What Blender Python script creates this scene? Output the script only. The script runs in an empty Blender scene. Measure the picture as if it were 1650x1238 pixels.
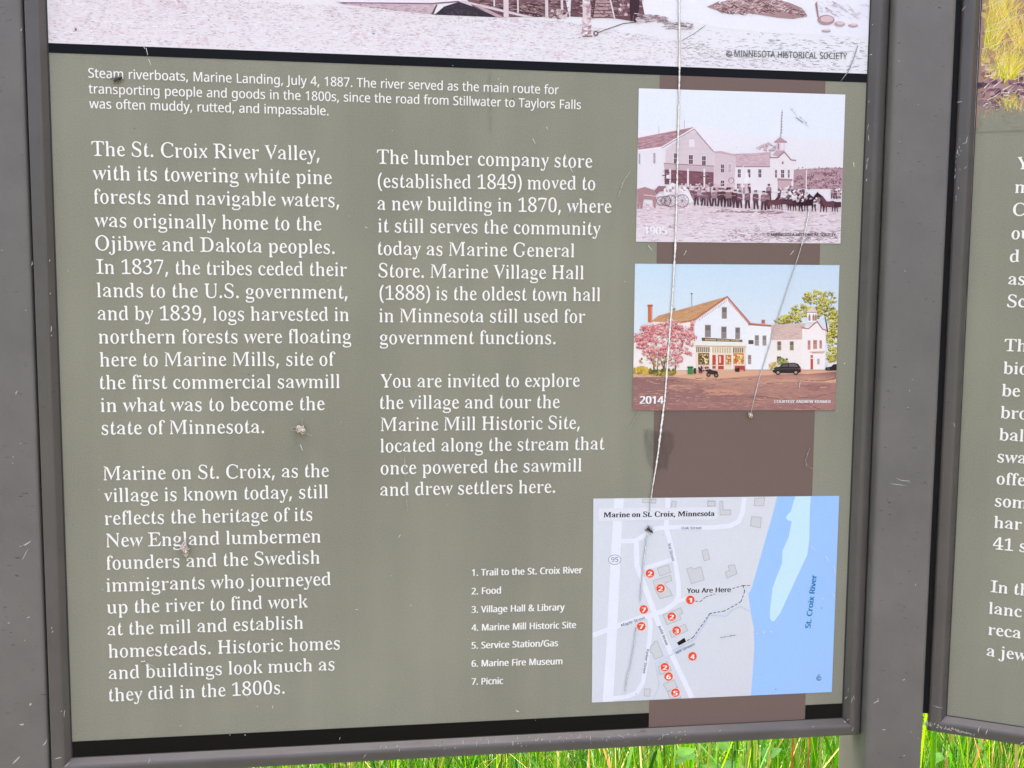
import bpy, math, random
from mathutils import Vector, Matrix

# ------------------------------------------------------------------ camera, sky, sun, exposure
C = bpy.context.scene.collection
scene = bpy.context.scene
BASE_Z = 1.0                                   # height of the main board's lower printed line
F = 1650.0                                     # focal length in photo pixels
RIGHT = Vector((0.99086978, 0.00756354, 0.13461005))     # camera axes in sign axes (along, up, outwards)
DOWN = Vector((-0.00514816, -0.99557439, 0.09383567))
FWD = Vector((0.13472405, -0.09367192, -0.98644564))
EYE = Vector((0.28025238, 0.42489714, 0.96689674))


def world(v):                                  # sign axes -> world axes
    return Vector((v[0], -v[2], v[1]))


def wpos(v):
    return world(v) + Vector((0, 0, BASE_Z))


cam = bpy.data.cameras.new("camera")
cam.sensor_fit = 'HORIZONTAL'
cam.sensor_width = 36.0
cam.lens = 36.0 * F / 1650.0
cam.clip_start = 0.02
cam.clip_end = 2000
cam_o = bpy.data.objects.new("camera", cam)
C.objects.link(cam_o)
r_, u_, b_ = world(RIGHT), world(-DOWN), world(-FWD)
mw = Matrix((r_, u_, b_)).transposed().to_4x4()
mw.translation = wpos(EYE)
cam_o.matrix_world = mw
scene.camera = cam_o

SUN_EL, SUN_AZ = math.radians(64), math.radians(14)      # azimuth from +Y towards +X: behind the signs
wd = bpy.data.worlds.new("World")
scene.world = wd
wd.use_nodes = True
nt = wd.node_tree
bg = nt.nodes["Background"]
sky = nt.nodes.new("ShaderNodeTexSky")
sky.sky_type = 'NISHITA'
sky.sun_disc = False
sky.sun_elevation = SUN_EL
sky.sun_rotation = SUN_AZ
sky.air_density = 0.36
sky.dust_density = 10.0
sky.ozone_density = 0.3
nt.links.new(sky.outputs[0], bg.inputs[0])
bg.inputs[1].default_value = 0.15
sun = bpy.data.lights.new("sun", 'SUN')
sun.energy = 2.0
sun.angle = math.radians(0.6)
sun.color = (1.0, 0.95, 0.86)
sun_o = bpy.data.objects.new("sun", sun)
C.objects.link(sun_o)
sd = Vector((math.sin(SUN_AZ) * math.cos(SUN_EL), math.cos(SUN_AZ) * math.cos(SUN_EL), math.sin(SUN_EL)))
sun_o.rotation_euler = sd.to_track_quat('Z', 'Y').to_euler()
sun_o.location = sd * 20
scene.view_settings.view_transform = 'Standard'
scene.view_settings.look = 'None'
scene.view_settings.exposure = 3.2
scene.view_settings.gamma = 1.0
scene.render.engine = 'CYCLES'
scene.cycles.max_bounces = 8
scene.cycles.use_denoising = True
PRINT = 0.80                                   # reflectance of the brightest print


# ------------------------------------------------------------------ helpers
def lin(c):
    c /= 255.0
    return c / 12.92 if c <= 0.04045 else ((c + 0.055) / 1.055) ** 2.4


def ink(c):                                    # print colour, 0..255
    return (lin(max(0, min(255, c[0]))) * PRINT, lin(max(0, min(255, c[1]))) * PRINT, lin(max(0, min(255, c[2]))) * PRINT, 1.0)


def tag(o, label=None, cat=None, group=None, kind=None):
    if label: o["label"] = label
    if cat: o["category"] = cat
    if group: o["group"] = group
    if kind: o["kind"] = kind
    return o


def link(name, me, mat=None, parent=None):
    o = bpy.data.objects.new(name, me)
    C.objects.link(o)
    if mat: me.materials.append(mat)
    if parent: o.parent = parent
    return o


def empty(name, loc=(0, 0, 0), rz=0.0):
    o = bpy.data.objects.new(name, None)
    o.empty_display_size = 0.05
    o.location = loc
    o.rotation_euler = (0, 0, rz)
    C.objects.link(o)
    return o


def mesh_obj(name, vs, fs, mat=None, parent=None, smooth=False):
    me = bpy.data.meshes.new(name)
    me.from_pydata(vs, [], fs)
    me.update()
    if smooth:
        for p in me.polygons: p.use_smooth = True
    return link(name, me, mat, parent)


def new_mat(name):
    m = bpy.data.materials.new(name)
    m.use_nodes = True
    return m, m.node_tree, m.node_tree.nodes["Principled BSDF"]


def node(nt, kind, **kw):
    n = nt.nodes.new(kind)
    for k, v in kw.items():
        if k in n.inputs: n.inputs[k].default_value = v
        else: setattr(n, k, v)
    return n


# printed film: colour comes from the print itself, under one glossy laminate
m_print, nt, bs = new_mat("printed_film")
at = node(nt, "ShaderNodeAttribute"); at.attribute_name = "Col"
tc = node(nt, "ShaderNodeTexCoord")
nz = node(nt, "ShaderNodeTexNoise", Scale=420.0, Detail=3.0)
nt.links.new(tc.outputs["Object"], nz.inputs["Vector"])
mr = node(nt, "ShaderNodeMapRange"); mr.inputs[1].default_value = .3; mr.inputs[2].default_value = .7
mr.inputs[3].default_value = .975; mr.inputs[4].default_value = 1.025
nt.links.new(nz.outputs[0], mr.inputs[0])
mx = node(nt, "ShaderNodeVectorMath", operation='SCALE')
nt.links.new(at.outputs["Color"], mx.inputs[0]); nt.links.new(mr.outputs[0], mx.inputs["Scale"])
nt.links.new(mx.outputs[0], bs.inputs["Base Color"])
bs.inputs["Roughness"].default_value = 0.3
bs.inputs["Specular IOR Level"].default_value = 0.15
# slow unevenness of the laminate
nz2 = node(nt, "ShaderNodeTexNoise", Scale=9.0, Detail=2.0)
nt.links.new(tc.outputs["Object"], nz2.inputs["Vector"])
bp = node(nt, "ShaderNodeBump", Strength=0.05, Distance=0.01)
nt.links.new(nz2.outputs[0], bp.inputs["Height"]); nt.links.new(bp.outputs[0], bs.inputs["Normal"])

# the olive board: faint cloudy weathering and specks
m_board, nt, bs = new_mat("olive_board")
tc = node(nt, "ShaderNodeTexCoord")
n1 = node(nt, "ShaderNodeTexNoise", Scale=6.0, Detail=5.0)
n2 = node(nt, "ShaderNodeTexNoise", Scale=700.0, Detail=2.0)
nt.links.new(tc.outputs["Object"], n1.inputs["Vector"]); nt.links.new(tc.outputs["Object"], n2.inputs["Vector"])
cr = node(nt, "ShaderNodeValToRGB")
cr.color_ramp.elements[0].position = .3; cr.color_ramp.elements[0].color = (0.214, 0.207, 0.158, 1)
cr.color_ramp.elements[1].position = .7; cr.color_ramp.elements[1].color = (0.243, 0.240, 0.181, 1)
nt.links.new(n1.outputs[0], cr.inputs[0])
mr = node(nt, "ShaderNodeMapRange"); mr.inputs[1].default_value = .3; mr.inputs[2].default_value = .7
mr.inputs[3].default_value = .92; mr.inputs[4].default_value = 1.08
nt.links.new(n2.outputs[0], mr.inputs[0])
mx = node(nt, "ShaderNodeVectorMath", operation='SCALE')
mp = node(nt, "ShaderNodeMapping"); mp.inputs["Scale"].default_value = (26, 1, 1.6)
n3 = node(nt, "ShaderNodeTexNoise", Scale=1.0, Detail=3.0)
nt.links.new(tc.outputs["Object"], mp.inputs[0]); nt.links.new(mp.outputs[0], n3.inputs["Vector"])
mr3 = node(nt, "ShaderNodeMapRange"); mr3.inputs[1].default_value = .35; mr3.inputs[2].default_value = .75; mr3.inputs[3].default_value = .96; mr3.inputs[4].default_value = 1.07
nt.links.new(n3.outputs[0], mr3.inputs[0])
mu = node(nt, "ShaderNodeMath", operation='MULTIPLY'); nt.links.new(mr.outputs[0], mu.inputs[0]); nt.links.new(mr3.outputs[0], mu.inputs[1])
nt.links.new(cr.outputs[0], mx.inputs[0]); nt.links.new(mu.outputs[0], mx.inputs["Scale"])
nt.links.new(mx.outputs[0], bs.inputs["Base Color"])
bs.inputs["Roughness"].default_value = 0.3
bs.inputs["Specular IOR Level"].default_value = 0.15


def coat(name, col, dark, rough=.5):
    """bronze powder coat: orange-peel bumps, scattered dark nicks, streaky dust"""
    m, nt, bs = new_mat(name)
    tc = node(nt, "ShaderNodeTexCoord")
    mp = node(nt, "ShaderNodeMapping"); mp.inputs["Scale"].default_value = (1, 1, 1)
    nt.links.new(tc.outputs["Object"], mp.inputs[0])
    a = node(nt, "ShaderNodeTexNoise", Scale=14.0, Detail=6.0, Roughness=.6)
    nt.links.new(mp.outputs[0], a.inputs["Vector"])
    cr = node(nt, "ShaderNodeValToRGB")
    cr.color_ramp.elements[0].position = .32; cr.color_ramp.elements[0].color = (*[c * .86 for c in col], 1)
    cr.color_ramp.elements[1].position = .7; cr.color_ramp.elements[1].color = (*[c * 1.12 for c in col], 1)
    nt.links.new(a.outputs[0], cr.inputs[0])
    mp2 = node(nt, "ShaderNodeMapping"); mp2.inputs["Scale"].default_value = (130, 130, 420)
    nt.links.new(tc.outputs["Object"], mp2.inputs[0])
    b = node(nt, "ShaderNodeTexNoise", Scale=1.0, Detail=1.0)
    nt.links.new(mp2.outputs[0], b.inputs["Vector"])
    st = node(nt, "ShaderNodeMapRange"); st.inputs[1].default_value = .71; st.inputs[2].default_value = .82
    nt.links.new(b.outputs[0], st.inputs[0])
    mix = node(nt, "ShaderNodeMix"); mix.data_type = 'RGBA'
    nt.links.new(st.outputs[0], mix.inputs[0]); nt.links.new(cr.outputs[0], mix.inputs[6])
    mix.inputs[7].default_value = (*dark, 1)
    nt.links.new(mix.outputs[2], bs.inputs["Base Color"])
    c = node(nt, "ShaderNodeTexNoise", Scale=900.0, Detail=2.0)
    nt.links.new(tc.outputs["Object"], c.inputs["Vector"])
    bp = node(nt, "ShaderNodeBump", Strength=.12, Distance=.001)
    nt.links.new(c.outputs[0], bp.inputs["Height"])
    bp2 = node(nt, "ShaderNodeBump", Strength=.4, Distance=.001); bp2.invert = True
    nt.links.new(st.outputs[0], bp2.inputs["Height"]); nt.links.new(bp.outputs[0], bp2.inputs["Normal"])
    nt.links.new(bp2.outputs[0], bs.inputs["Normal"])
    bs.inputs["Roughness"].default_value = rough
    return m


m_post = coat("bronze_post_coat", (0.122, 0.113, 0.103), (.05, .048, .046), .5)
m_frame = coat("bronze_frame_coat", (0.077, 0.069, 0.063), (.045, .041, .04), .34)
m_shade, nt, bs = new_mat("shade_black"); bs.inputs["Base Color"].default_value = (.02, .02, .022, 1); bs.inputs["Roughness"].default_value = .6  # flat black standing in for shade at board edges and post gaps
m_scuff, nt, bs = new_mat("bare_metal_scuff")
bs.inputs["Base Color"].default_value = (.42, .40, .38, 1); bs.inputs["Roughness"].default_value = .5
m_dirt, nt, bs = new_mat("dry_dirt")
tc = node(nt, "ShaderNodeTexCoord"); a = node(nt, "ShaderNodeTexNoise", Scale=900.0)
nt.links.new(tc.outputs["Object"], a.inputs["Vector"])
cr = node(nt, "ShaderNodeValToRGB")
cr.color_ramp.elements[0].position = .43; cr.color_ramp.elements[0].color = (.16, .10, .07, 1)
cr.color_ramp.elements[1].position = .56; cr.color_ramp.elements[1].color = (.70, .62, .54, 1)
nt.links.new(a.outputs[0], cr.inputs[0]); nt.links.new(cr.outputs[0], bs.inputs["Base Color"])
m_fly, nt, bs = new_mat("fly_black"); bs.inputs["Base Color"].default_value = (.012, .011, .01, 1); bs.inputs["Roughness"].default_value = .35
m_wing, nt, bs = new_mat("fly_wing"); bs.inputs["Base Color"].default_value = (.10, .08, .06, 1); bs.inputs["Roughness"].default_value = .3
bs.inputs["Alpha"].default_value = .6
m_smear, nt, bs = new_mat("greasy_smear"); bs.inputs["Base Color"].default_value = (.05, .035, .03, 1); bs.inputs["Roughness"].default_value = .5
at = node(nt, "ShaderNodeAttribute"); at.attribute_name = "Col"
tc = node(nt, "ShaderNodeTexCoord"); mp = node(nt, "ShaderNodeMapping"); mp.inputs["Scale"].default_value = (300, 60, 60)
a = node(nt, "ShaderNodeTexNoise", Scale=1.0, Detail=4.0)
nt.links.new(tc.outputs["Object"], mp.inputs[0]); nt.links.new(mp.outputs[0], a.inputs["Vector"])
mm = node(nt, "ShaderNodeMath", operation='MULTIPLY'); ms = node(nt, "ShaderNodeSeparateColor")
nt.links.new(at.outputs["Color"], ms.inputs[0]); nt.links.new(ms.outputs[0], mm.inputs[0]); nt.links.new(a.outputs[0], mm.inputs[1])
nt.links.new(mm.outputs[0], bs.inputs["Alpha"])

GLYPH_CHARS = '#$%&()*+,-./0123456789:;<=>?@ABCDEFGHIJKLMNOPQRSTUVWXYZ[]^_abcdefghijklmnopqrstuvwxyz{|}~'
GLYPHS = r"""
Sa.Z$f-Z*c-L*f-:*u-2+4,n*x,U*q,<*u+o+$+E+(+:+0+3+<+2+L+7+]+L+u+s,K,A,g-/-#-.-M-*-a,|-o,n-x,W-~,1-|+{-s+r-^+o-h+}-G+|-:+s-0+Z-,+D-0+>-5+:-G+A-_+o.3,&.>,=.E,V.E,s.?-..5-X-v-f-j-n-Y-s---q+@-s+7-s+?-}+4.)+3.9+8.6+5.<+,-n*g$8,H+2,{+=-0+K-0,[,b,O,I,D,&+}+z+c+}+?
Sb.m$N+>*[+F,.+I-Z+G/-+E/A+>/O+>/K+6/Q*|/Y+-/V+-/v,./s,0-m,M..,d.9,{.?-8.>-N.9-s.$.3-a.B-:.I,Z.F,-.:+^.&+:-h*x-E*b,v*W,^*Y,F*c+r+*$A,o*{-++#-=+1-N+L-Z+x-_,T-Y-2-S-H-I-Y-0-o,n-r,B-f,6-^,/-O,0,|,3+Q,9+8,D+*
Sc.&$[,P*c,9*h+l*|+H+G+3+}+/,b+2,w+>-C+_-w,$.7,8.@,M.E,e.E,{.@-3.7-O.#-]-q-f-c-f-G-b-A-O-:-@-8-5-:---C-%-l,s-},a.%,G-|,3-l,*-^+z-?+s,R+{+{,4+S,D+C,W+8,m+4-8+9-H+@-a+S-y+?-V*z-@*m-(*e
Sd.v$X,@*_,**e+b*z+F+@+<+U+3+z+/,G+3,w+=-C+M-f+e.$,0.;,F.@,^.@,t.:--./-H-o-I/;-E/I-F/B-=/L-$/X,t/Y-&/X-&/v.0/s.2+H.7+;.6+A.=+:.W+/.K+3.K*n.Q*o-j*v-O*u-R*w-R+K-.*v,t*g,Z*_$@,W+,-3+=-B+E-L+T-H-a-@-n-0-r,d-s,H-p,7-d,/-X+{-/+w,n+w,/,$+W,5+;,E+/
Se./$T,N*d+}*p+j*|+Q+9+8+l+1,:+3,Q+?,z+A-E+O-h+h.)+|.7,8.B,Q.E,o.B-,.9-@.*-Z-a-k-8-v,c-w,m-L,k,R,Z+u,W+x,2,%+l,5+P,A+E,V+:,}+7-5+<-E+F-Y+Z-t+B-]+*-5*l,|*f$8+w,|--,|-*-L,w-r,f-},T.$,B-|,+-e+}-I
Sf-1$Z+D*d+D+(+$+#+C+&+M+,+R+5+P-n+F-n+F.<+P.<+Q.|+V/4+l/S,1/n,G/y,d/},}/w-6/l-O/S-Y/8-U/$-O.{-;.w-%.z,y/(,x/0-#/U,j/_,X/],O/W,F/K,D/N,<//,;.<,W.<,W-n,9-n,8+A,C+1,]+$,l+#,T+$,T*e
Sg.I$j,F)-+g)4+O)<+/)S+$)d*~)m+%)z+4*++x*F+E*g+5*{+/+8+H+F+d+d,2+|+a,5+A,R+2,v+0-/+7-Q+J-o+i..+|.:,8.B,Q.F,g.D,z.=-M-}.%.#.%-f-Y-f-j-M-q-:-s-%-m,b-Z,F-0,$,x+w,b+r,Q+r,3,++~,,+w+y+p+L+w+;,%+5,@+3-9+1-[+,-n+$.&*n.4*A.6*+.1)q.%)]-_)A-7)3$C,P,5,e,9,x,D-&,U--,m-/-.-*-c,|-t,z-r,h-},Q.$,@-},--r+~-b+x-J+u-.+x,m+~,U,-,E,?,8$?,T)Q-;)X-R)e-_)s-e*--^*@-T*G-;*M+q*O+d*D+X*3+T)y+V)p+b)c+o)Z,:)R
Sh/%$f+A*d+A+&+)+#+=+++J+5+H+*+P+6+P/8+M/F+G/Q+H/I+=/S+*/Z+8/W+8/v,8/s,9-^,T-},i.0,~.7-9.7.(-u.1-n.<-M.>-..=+6.D++.B+6.P++.e+#.L+&.L*d-F*d-F*~-)*~-K+--O+2-S+D-T,<-T-4-O-U-F-e-=-i-)-l,S-a,9-F,9+6,?++,=+6,J++,_+#,G+&,G*d
Si,|$?+t.~+j/#+Y/-+P/<+O/E+P/O+Y/a+j/j+t/k+}/i,1/a,:/O,;/E,:/<,1/-+}/#$F+A*d+A+(+*+$+>+++J+4+H+*+P+5+P-W+N-i+H-u+G-o+?-v+,-|+9-z+:.<,8.9,9+6,@++,>+7,J+,,_+#,G+(,G*d
Sj--$?+y/#+o/$+_/.+V/=+U/G+V/P+a/b+p/k+y/l,(/k,7/b,@/P,A/G,@/>,7/.,(/$$P+1)/*{)1*m)9*K)T*=)g*8){*<*1*B*5*b*:*o*6*w*,*x*#*n)_*~)Q+,)P+=)R+K)Z+W)y+[*]+[-U+X-h+Q-t+P-p+E-w+1-|+=-{+=.;,C.9,D*7,>)|,6)k+v)L+L)5
Sk.k$h+@*d+@+(+)+#+>+++J+5+I+*+P+6+R+D+Y,A+Y,n+Q-j+P/7+N/F+H/Q+H/K+@/S+,/Y+8/W+:/v,8/s,9,R-D-b-O-x-R-r-=-{-,-|-D-|-D.<.@.<.@-y.I-{.%-m-2,}.;+M.X+,.m+$.X+).X*k.&*q-P*p-P*~-4*~->+$-_+;-Y+*-R+=,L,k,8,W,8+6,?++,=+7,J+,,_+#,F+(,F*d
Sl,}$F+A*d+A+(+*+$+>+++J+4+H+*+P+5+P/7+N/E+I/Q+I/J+?/S+,/Y+9/W+9/v,8/s,9+6,@++,>+7,J+,,_+#,G+(,G*d
Sm0|%)+@*e+@+&+)+#+=+++J+5+H+*+P+6+O-Y+M-h+G-t+G-l+=-v+*-|+7-z+7.<,5.9,5-X,S-|,h./,|.7-5.6-].%-o-~..-p.6-Z.O-z.e...z.7/5.7/a.(0#-v01-g08-M0:-.09+60@++0>+60J++0_+#0G+&0G*e/C*e/C+(/,+#/?++/M+7/K++/Q+6/P-4/L-U/B-e/&-l.T-_.9-C.8+6.>++.<+7.I++.]+#.F+&.F*e-B*e-B+&-,+#-?++-M+7-J++-Q+6-Q-F-N-U-C-d-:-i-(-l,b-e,H-S,8->,7+7,>++,;+8,H+,,]+#,E+),E*e
Sn/%$f+A*d+A+&+)+#+=+++J+5+H+*+P+6+S-Y+Q-i+H-t+I-j+=-v+*-|+8-z+8.<,6.9,6-Y,T-~,i.0,~.8-9.7.(-u.1-n.<-M.>-..=+6.D++.B+6.P++.e+#.L+&.L*d-F*d-F*~-)*~-K+--O+2-S+D-T+o-T-4-O-U-F-e-+-l,e-e,V-^,9->,9+6,?++,=+6,J++,_+#,G+&,G*d
So.R$G,^*V,2*a+{*j+]+)+F+H+7+m+/,N+7-2+P-g+k.(+{.4,F.D,].G,t.D-?.5-N.)-i-h.(-3.0,N.(+k-j+6-O*u-?*j,t*X$D,^*y,r*}-%+,-4+=-@+^-D,N-@-3-4-^-$-s,q-~,^.&,I-~,:-s,+-^+z-3+u,N+x+u,%+L,,+>,:+,,I*}
Sp.w$]+E)0+E)N+&)J+E)P+M)X+P*%+Q-N+O-d+I-r+H-m+A-t++-|+7-y+7.<,3.9,3-T,L-{,^.0,r.:-+.?-W.:-l.1./-q.;-].J-6.P,k.P,=.E+Z.;+C-{*{-j*n-T*e->*_-%*^,k*e,T*r,9+4,:)g,?)Y,I)Q,F)Z,^)N,p)K,S)M,S)1$?,}++-9+0-Q+E-c+p-h,N-d---T-V-M-b-=-m-$-r,_-j,A-O,9-B,9+W,B+H,[+2
Sq.p$T-0)1-0)N,u)K-&)M-?)W-H)e-G)]-J)m-I+0-,*p,r*e,Z*_,B*a,,*f+c*z+G+?+7+e+0,D+3,s+?-@+R-e+n.&,5.=,_.F,x.D-3.<-d-u.>.B.<.B.4,}.1)].8)Q.6)^.D)R.Y)K.>)O.>)0$B,i+--1+--@+1-I+>-K+N-F-M-A-a---x,k.#,O-{,=-n,+-S+z-++v,P+z+q,$+X,/+F,7+<,I+1
Sr-|$X+F*d+F+)+*+$+?+,+L+5+J+*+R+5+P-W+M-i+G-u+F-p+>-v+,-|+8-z+9.<,7.9,7-G,Q-m,e-z-9.1-D.2-_./-g.)-k-{-g-X-b-M-S-G-E-I-2-],~-a,N-Q,?-D,9-1,:+D,<+5,;+<,E+0,^+%,k+#,S+&,S*e
Ss-}$j,K*V,7*X+|*_+Q*s+L*p+N*s+4*s+2+e+M+e+W+G+g+6+x+*,/+#,A*},[+$,g+*,w+;,{+R,w+f,i+w+Y,X+M,g+@-(+?-J+B-[+P-}+^.1+p.<,).D,A.G,[.D,~.:-5.2-2.1-5.4-K.2-M-H-5-H-*-b,y-p,Y-},=-~,*-x+x-k+s-_+t-F,(-3-(,[-7,O-B,D-N,&-R+V-O+B->*{-/*m,y*b,d*Y
St-?$H,0*e+v*o+T+.+N+>+L-q+H.,+f.V,1/Q,A/Q,?.<,[.<,[-p,6-p,7+Q,9+E,@+<,S+6,g+;,s+F,|+U-;+F-0+1,x*w,c*i,I*b
Su.{$^,8*s+Z+.+[+)+S+3+M+C+I+p+H-e+B-q+C-i+8-u+#-|+1-z+1.<,2.9,4+V,<+>,E+6,Z+1-#+8-9+D-N+[-N-S-K-f-E-s-D-m-:-v-$-|-2-z-2.<.5.9.8+C.>+7.=+>.T+1._+1.Q+4.Q*o.W*p-p*u-U*q-X*r-X+J-7*~,q*i,^*e,I*h
Sv.4$N,6+.,)+^+D-Z+=-i+2-r+%-x+$-t*s-z+--w+-./+4.++_.#,5.%,5-},P-},C-{+|-e,%-t,e,#-L-p-7-{-7.>-~.>-~-y.)-|-s-t-m-j-R,},n+[,^+0,a+.
Sw/]$b,4*]+j,$++-k*v-w*b-{*{-t*{.,+|.++|-z,7-|+~-u+u-l+w-y+s-q+t-d,X+o-=-J-2-l-*-u,{-z,|-s,f-},}-z,}.,.%.,.%-w.8-z-r-f-v-r-x-^.G,5/)-p/)-w.q-|.u-|.u.>/Z.>/Z-{/a-}/S-y/$,l.T+}./*].%*]-c,*-C-.-*,O,X+Y,9*]
Sx.A$d+$*b+$+(+8+3+J+F,<,U+A-k+.-v+&-w+3-s+3.4+e.-,:.0,:-y,O-{,2-m,4-t,9-d,b,~-B-n-E-z-G-t-<-{-/-|-6-|-6.>.%.>.%-z-o-o-Z-X,q,V-{+..0*~.<*~-z+(-z*m-H*t,s*r,s+#,X*~,f+#,|+1-#+6-#+2,I,++f+6+a+&+]+1+s+#,&*}+q*}+q*b
Sy..$d+B)A+))E*r)S*n)_*n)m*r)t+)*-+?*.+L)}+P)f+^)_+h)c+s)m,%*(,A*n,(+d+=-Z+,-t+,-o*q-|*d-}++-|++.0+2.++].$,3.&,3-z,K-|,3-v,)-o,#-d,$-o,&-d,f+{-G-o-G-v-0-|-5-|-5.>-z.>-z-z-}-{-r-v-m-l-T-%,t+n,i+E,R*6,C)l,.)M+{)D
Sz.&$I*x*v*x*o+Q+e,j-v+y-v+g-r+V-j+L-]+C-A+&-A+-.7,$.3,x-~-k.*-k.,,},m,$++,k+,-&+0-9+9-G+I-S+i-p+i-h*k,m*n+q*}
SA/_$Z*y*j*y+(*j+%+$+++0+3+8+C+J,&+z-D,0-m,n/),|/Q,y/P-H/O-C/Q-].[.2-B.n+Z.y+D/.+5/?+,/A+0/S+&/9+*/8*n/9*s.j*z.=*w-m*m-o*h-n+)-^+(.2+?.0+9.)+T-n,3+y,3+Z+G+U+3+T+8+p+(,0+$+u+$+u*j$2,-,Y-],Y,r.P
SB/f$Q*x*d*x+#+0+%+S+0+i+?+g+2+q+F+k,X+o/>+g/L+V/S*w/Y*w/v-7/v-]/r-}/f.l/4.u/(.{.u.}.c.{.N.u.?.l.3.9-k-M-U.<-@.T-2/&,g/5,I/5+~/1+l.y+M.:*x-f*g$?,X-_-/-^-U-e-r-w-~.,.,.A.0.[.,.{-}/8-g/I-I/T-3/U,k/O,_/E,_/N,W/A$@-9+*-R+,-s+7..+I.9+[.@+t.B,4.?,P.6,j.(,{-d-5-:-<,X-;,U+=,_+0,[+<,m+1
SC0#$j-]*Y-A*[,l*k,A+&+z+F+_+l+L,6+>,q+<-?+>-k+L.G+_.o+z/8,A/X,m/s-C0%-_0(-t0&.D/y.u/f/-/T/6/U/?/_/>/Z/_/Z/a.V/;.V/@.M//.}.}/5.k/B.9/V-f/_-N/^-&/O,p/C,^/1,N.u,A.V,7.5,2-j,2,p,8,J,A,+,N+k,_+S,s+B-++5-X+).,+).S+4.{+I/D+m/a+Q/7++.h*m.7*]
SD0@$P*|*e*|+$+B+&+e+9+q+K+n+@+k,T+l.M+n/:+p/1+d/D+>/X*w/Y*w/v,?/t-V/w.2/k.I/b.r/H/5/+/T.S/c.,/j-X/j,|/a,F/O+v/7+Q.q+2.Z+$.%*k-c*e-?*d,E*g$I-9++-i+0-~+8.6+D.T+e._+w.o,G.w-@.o.3.f.S.V.p.F/+.4/;-i/N-Q/S-,/T,l/M,]/C,^/M,U/>,X.),U+A,^+2,]+<,l+2-+++
SE/e$r*v*e*v+#+/+$+P+-+f+:+r+M+o+B+n,++w-%+w-O+n.I+s/7+v/-+i/A+S/O+0/Y*x/Y*x/v-l/v/9/i/<.].y.].s.x.i/2.X/A.G/H-_/Q-#/Q,j/J,Y/>,_/O,V/G,V/;,Y-V-8-T-W-^-b-h-j-w-s.D-p.0.2...-...#-Y.#-,.-,X.2,W-r,V-t,B-h,{-^-.-N-6,Y-3,W+>,U+F,b+9-#+--p+/.;+4.R+;.h+F.x+V/=,B/Y,B/7*n-n*e
SF/=$k*w*d*w+#+A+(+g+?+f+4+o+G+m,1+v-,+v-U+m.O+o/9+q/1+g/A+?/U*v/Z*v/v,A/t-h/v/4/i/7.].s.Z.g/+.[/:.K/F.8/L-X/R,y/R,a/F,S/7,X/M,S/C,W._,X-X-4-V-T-_-^-i-g-x-o.E-l.1.0.0.+./-}-Z-}--.+,X.1,W-n,V-p,D-h,q-U-/-4-7,X-5,W+=,b+1,Z+D,~+*-]+$-]*c,<*g
SG0L%#-i*V-8*],~*d,U*v+}+E+b+j+N,5+@,p+>-U+H.7+b.o+|/8,B/X,m/r-B0$-t0&./0#.^/q.v/f/-/V/6/T/=/Y/C/u/7/Z/_/Z/a.V/;.V/A.H/4.p/+/%.t/8._/E.5/W-h/_-</X,r/C,a/1,O.u,C.W,9.6,4-k,1-?,2,|,;,D,B,,,V+^,w+;-/+.-X*|.+*|.E+&.U+2.X+1.e+@.k+T.m,4.k,J.k,C._,S.>,c.,,d.B,d.@,n.B,e.q,Z/C,[/r,h/t,p/s,c02,e/o,[/],Q/Q,>/S,J/V+P//+<.Q*e.;*Z
SH0[$n+I*e+H+(+0+%+Q+/+d+;+d+2+n+E+f-V+n/;+p/0+e/A+@/V+0/X+I/U+J/v,{/u,|/V->/X,n/S,a/N,W/C,X-Z.l-Z.n/C.f/N.m/8.J/T.+/X.H/V.I/u/y/v/z/U07/X0&/V/a/C/T/1/V/;/_-V/V+F/a+4/_+>/s+008+%/z+(/y*e.I*e.H+(.0+%.@+&.c+9.o+J.m+D.l-3,X-3,V+E,b+2,a+;,s+/-9+%,|+(,{*e
SI-b$K*u*d*u+#+>+)+c+;+m+G+l+B+n+W+k/A+l/:+a/I+@/W*u/Y*u/v-O/v-O/Y-+/V,h/I,Z/<,[/A,X/-,Y,-,V+K,V+>,_+3,n+--Q+$-Q*d+y*g
SJ.L$T+|)|+g*$+S*.+.*O*y*f*s+#*x+8+#+=+B+B+Q+>+Z+2+[+(+R*d+S*T+j*E+x*C,0*E,=*K,J*W,V*},]/;,U/I,F/P+]/Y+]/v.</v.</Y-Y/R-K/J-D/<-H.B-I+h-G+G-<*r-#*M,Y*1,?*%
SK0N$l+J*e+I+(+1+%+Q+/+e+;+d+2+n+E+f-++n/;+d/L+f/A+P/O+1/X+J/V+K/u,|/u,}/V-?/X,o/S,a/N,W/C,Y-3.O/2.Z/C.a/V.f/L.D/W.P/V.P/r/f/v/f/Y0-/Y/R/O/>/F/*/8-d-j/1+u/N+R/q+409+)0W+$0W*h0&*l.|*|-v*v-v+#.J+).^+3.c+9.a+>,s-X,Y-B,W+E,c+2,b+;,t+/-9+%,|+(,|*e
SL/S$R*w*e*w+#+0+%+S+0+i+=+g+1+q+D+k,Z+l.R+n/;+q/1+f/B+@/W*x/Y*x/v-U/v-U/Y,r/T,e/O,Z/D,W/5,X+B,^+7,Y+E,f+9,~+.-s+/.=+4.S+<.h+I.w+[/:,L/V,L/6*p-n*e
SM1s$l+;*d+;+(+.+%+>+(+N+1+U+H+U.*+Y.U+d/&+l/6+k/D+b/N+T/R+*/X+A/V+A/t,B/W,f/R-7.N.4,5/5.V/w/r1</v1</T1N/X1?/U0}/C0s/40s/90p/#0q,30n+?0u+21&++1#+61>+(1R+$13+&13*f/c*e/b+)/B+%/q+,0#+30++?0(/S.{,|.9+c-u*h-r*h-c+8-H,/+}/K+{+F,(+0,9+(,I+$,>+&,>*d
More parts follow.
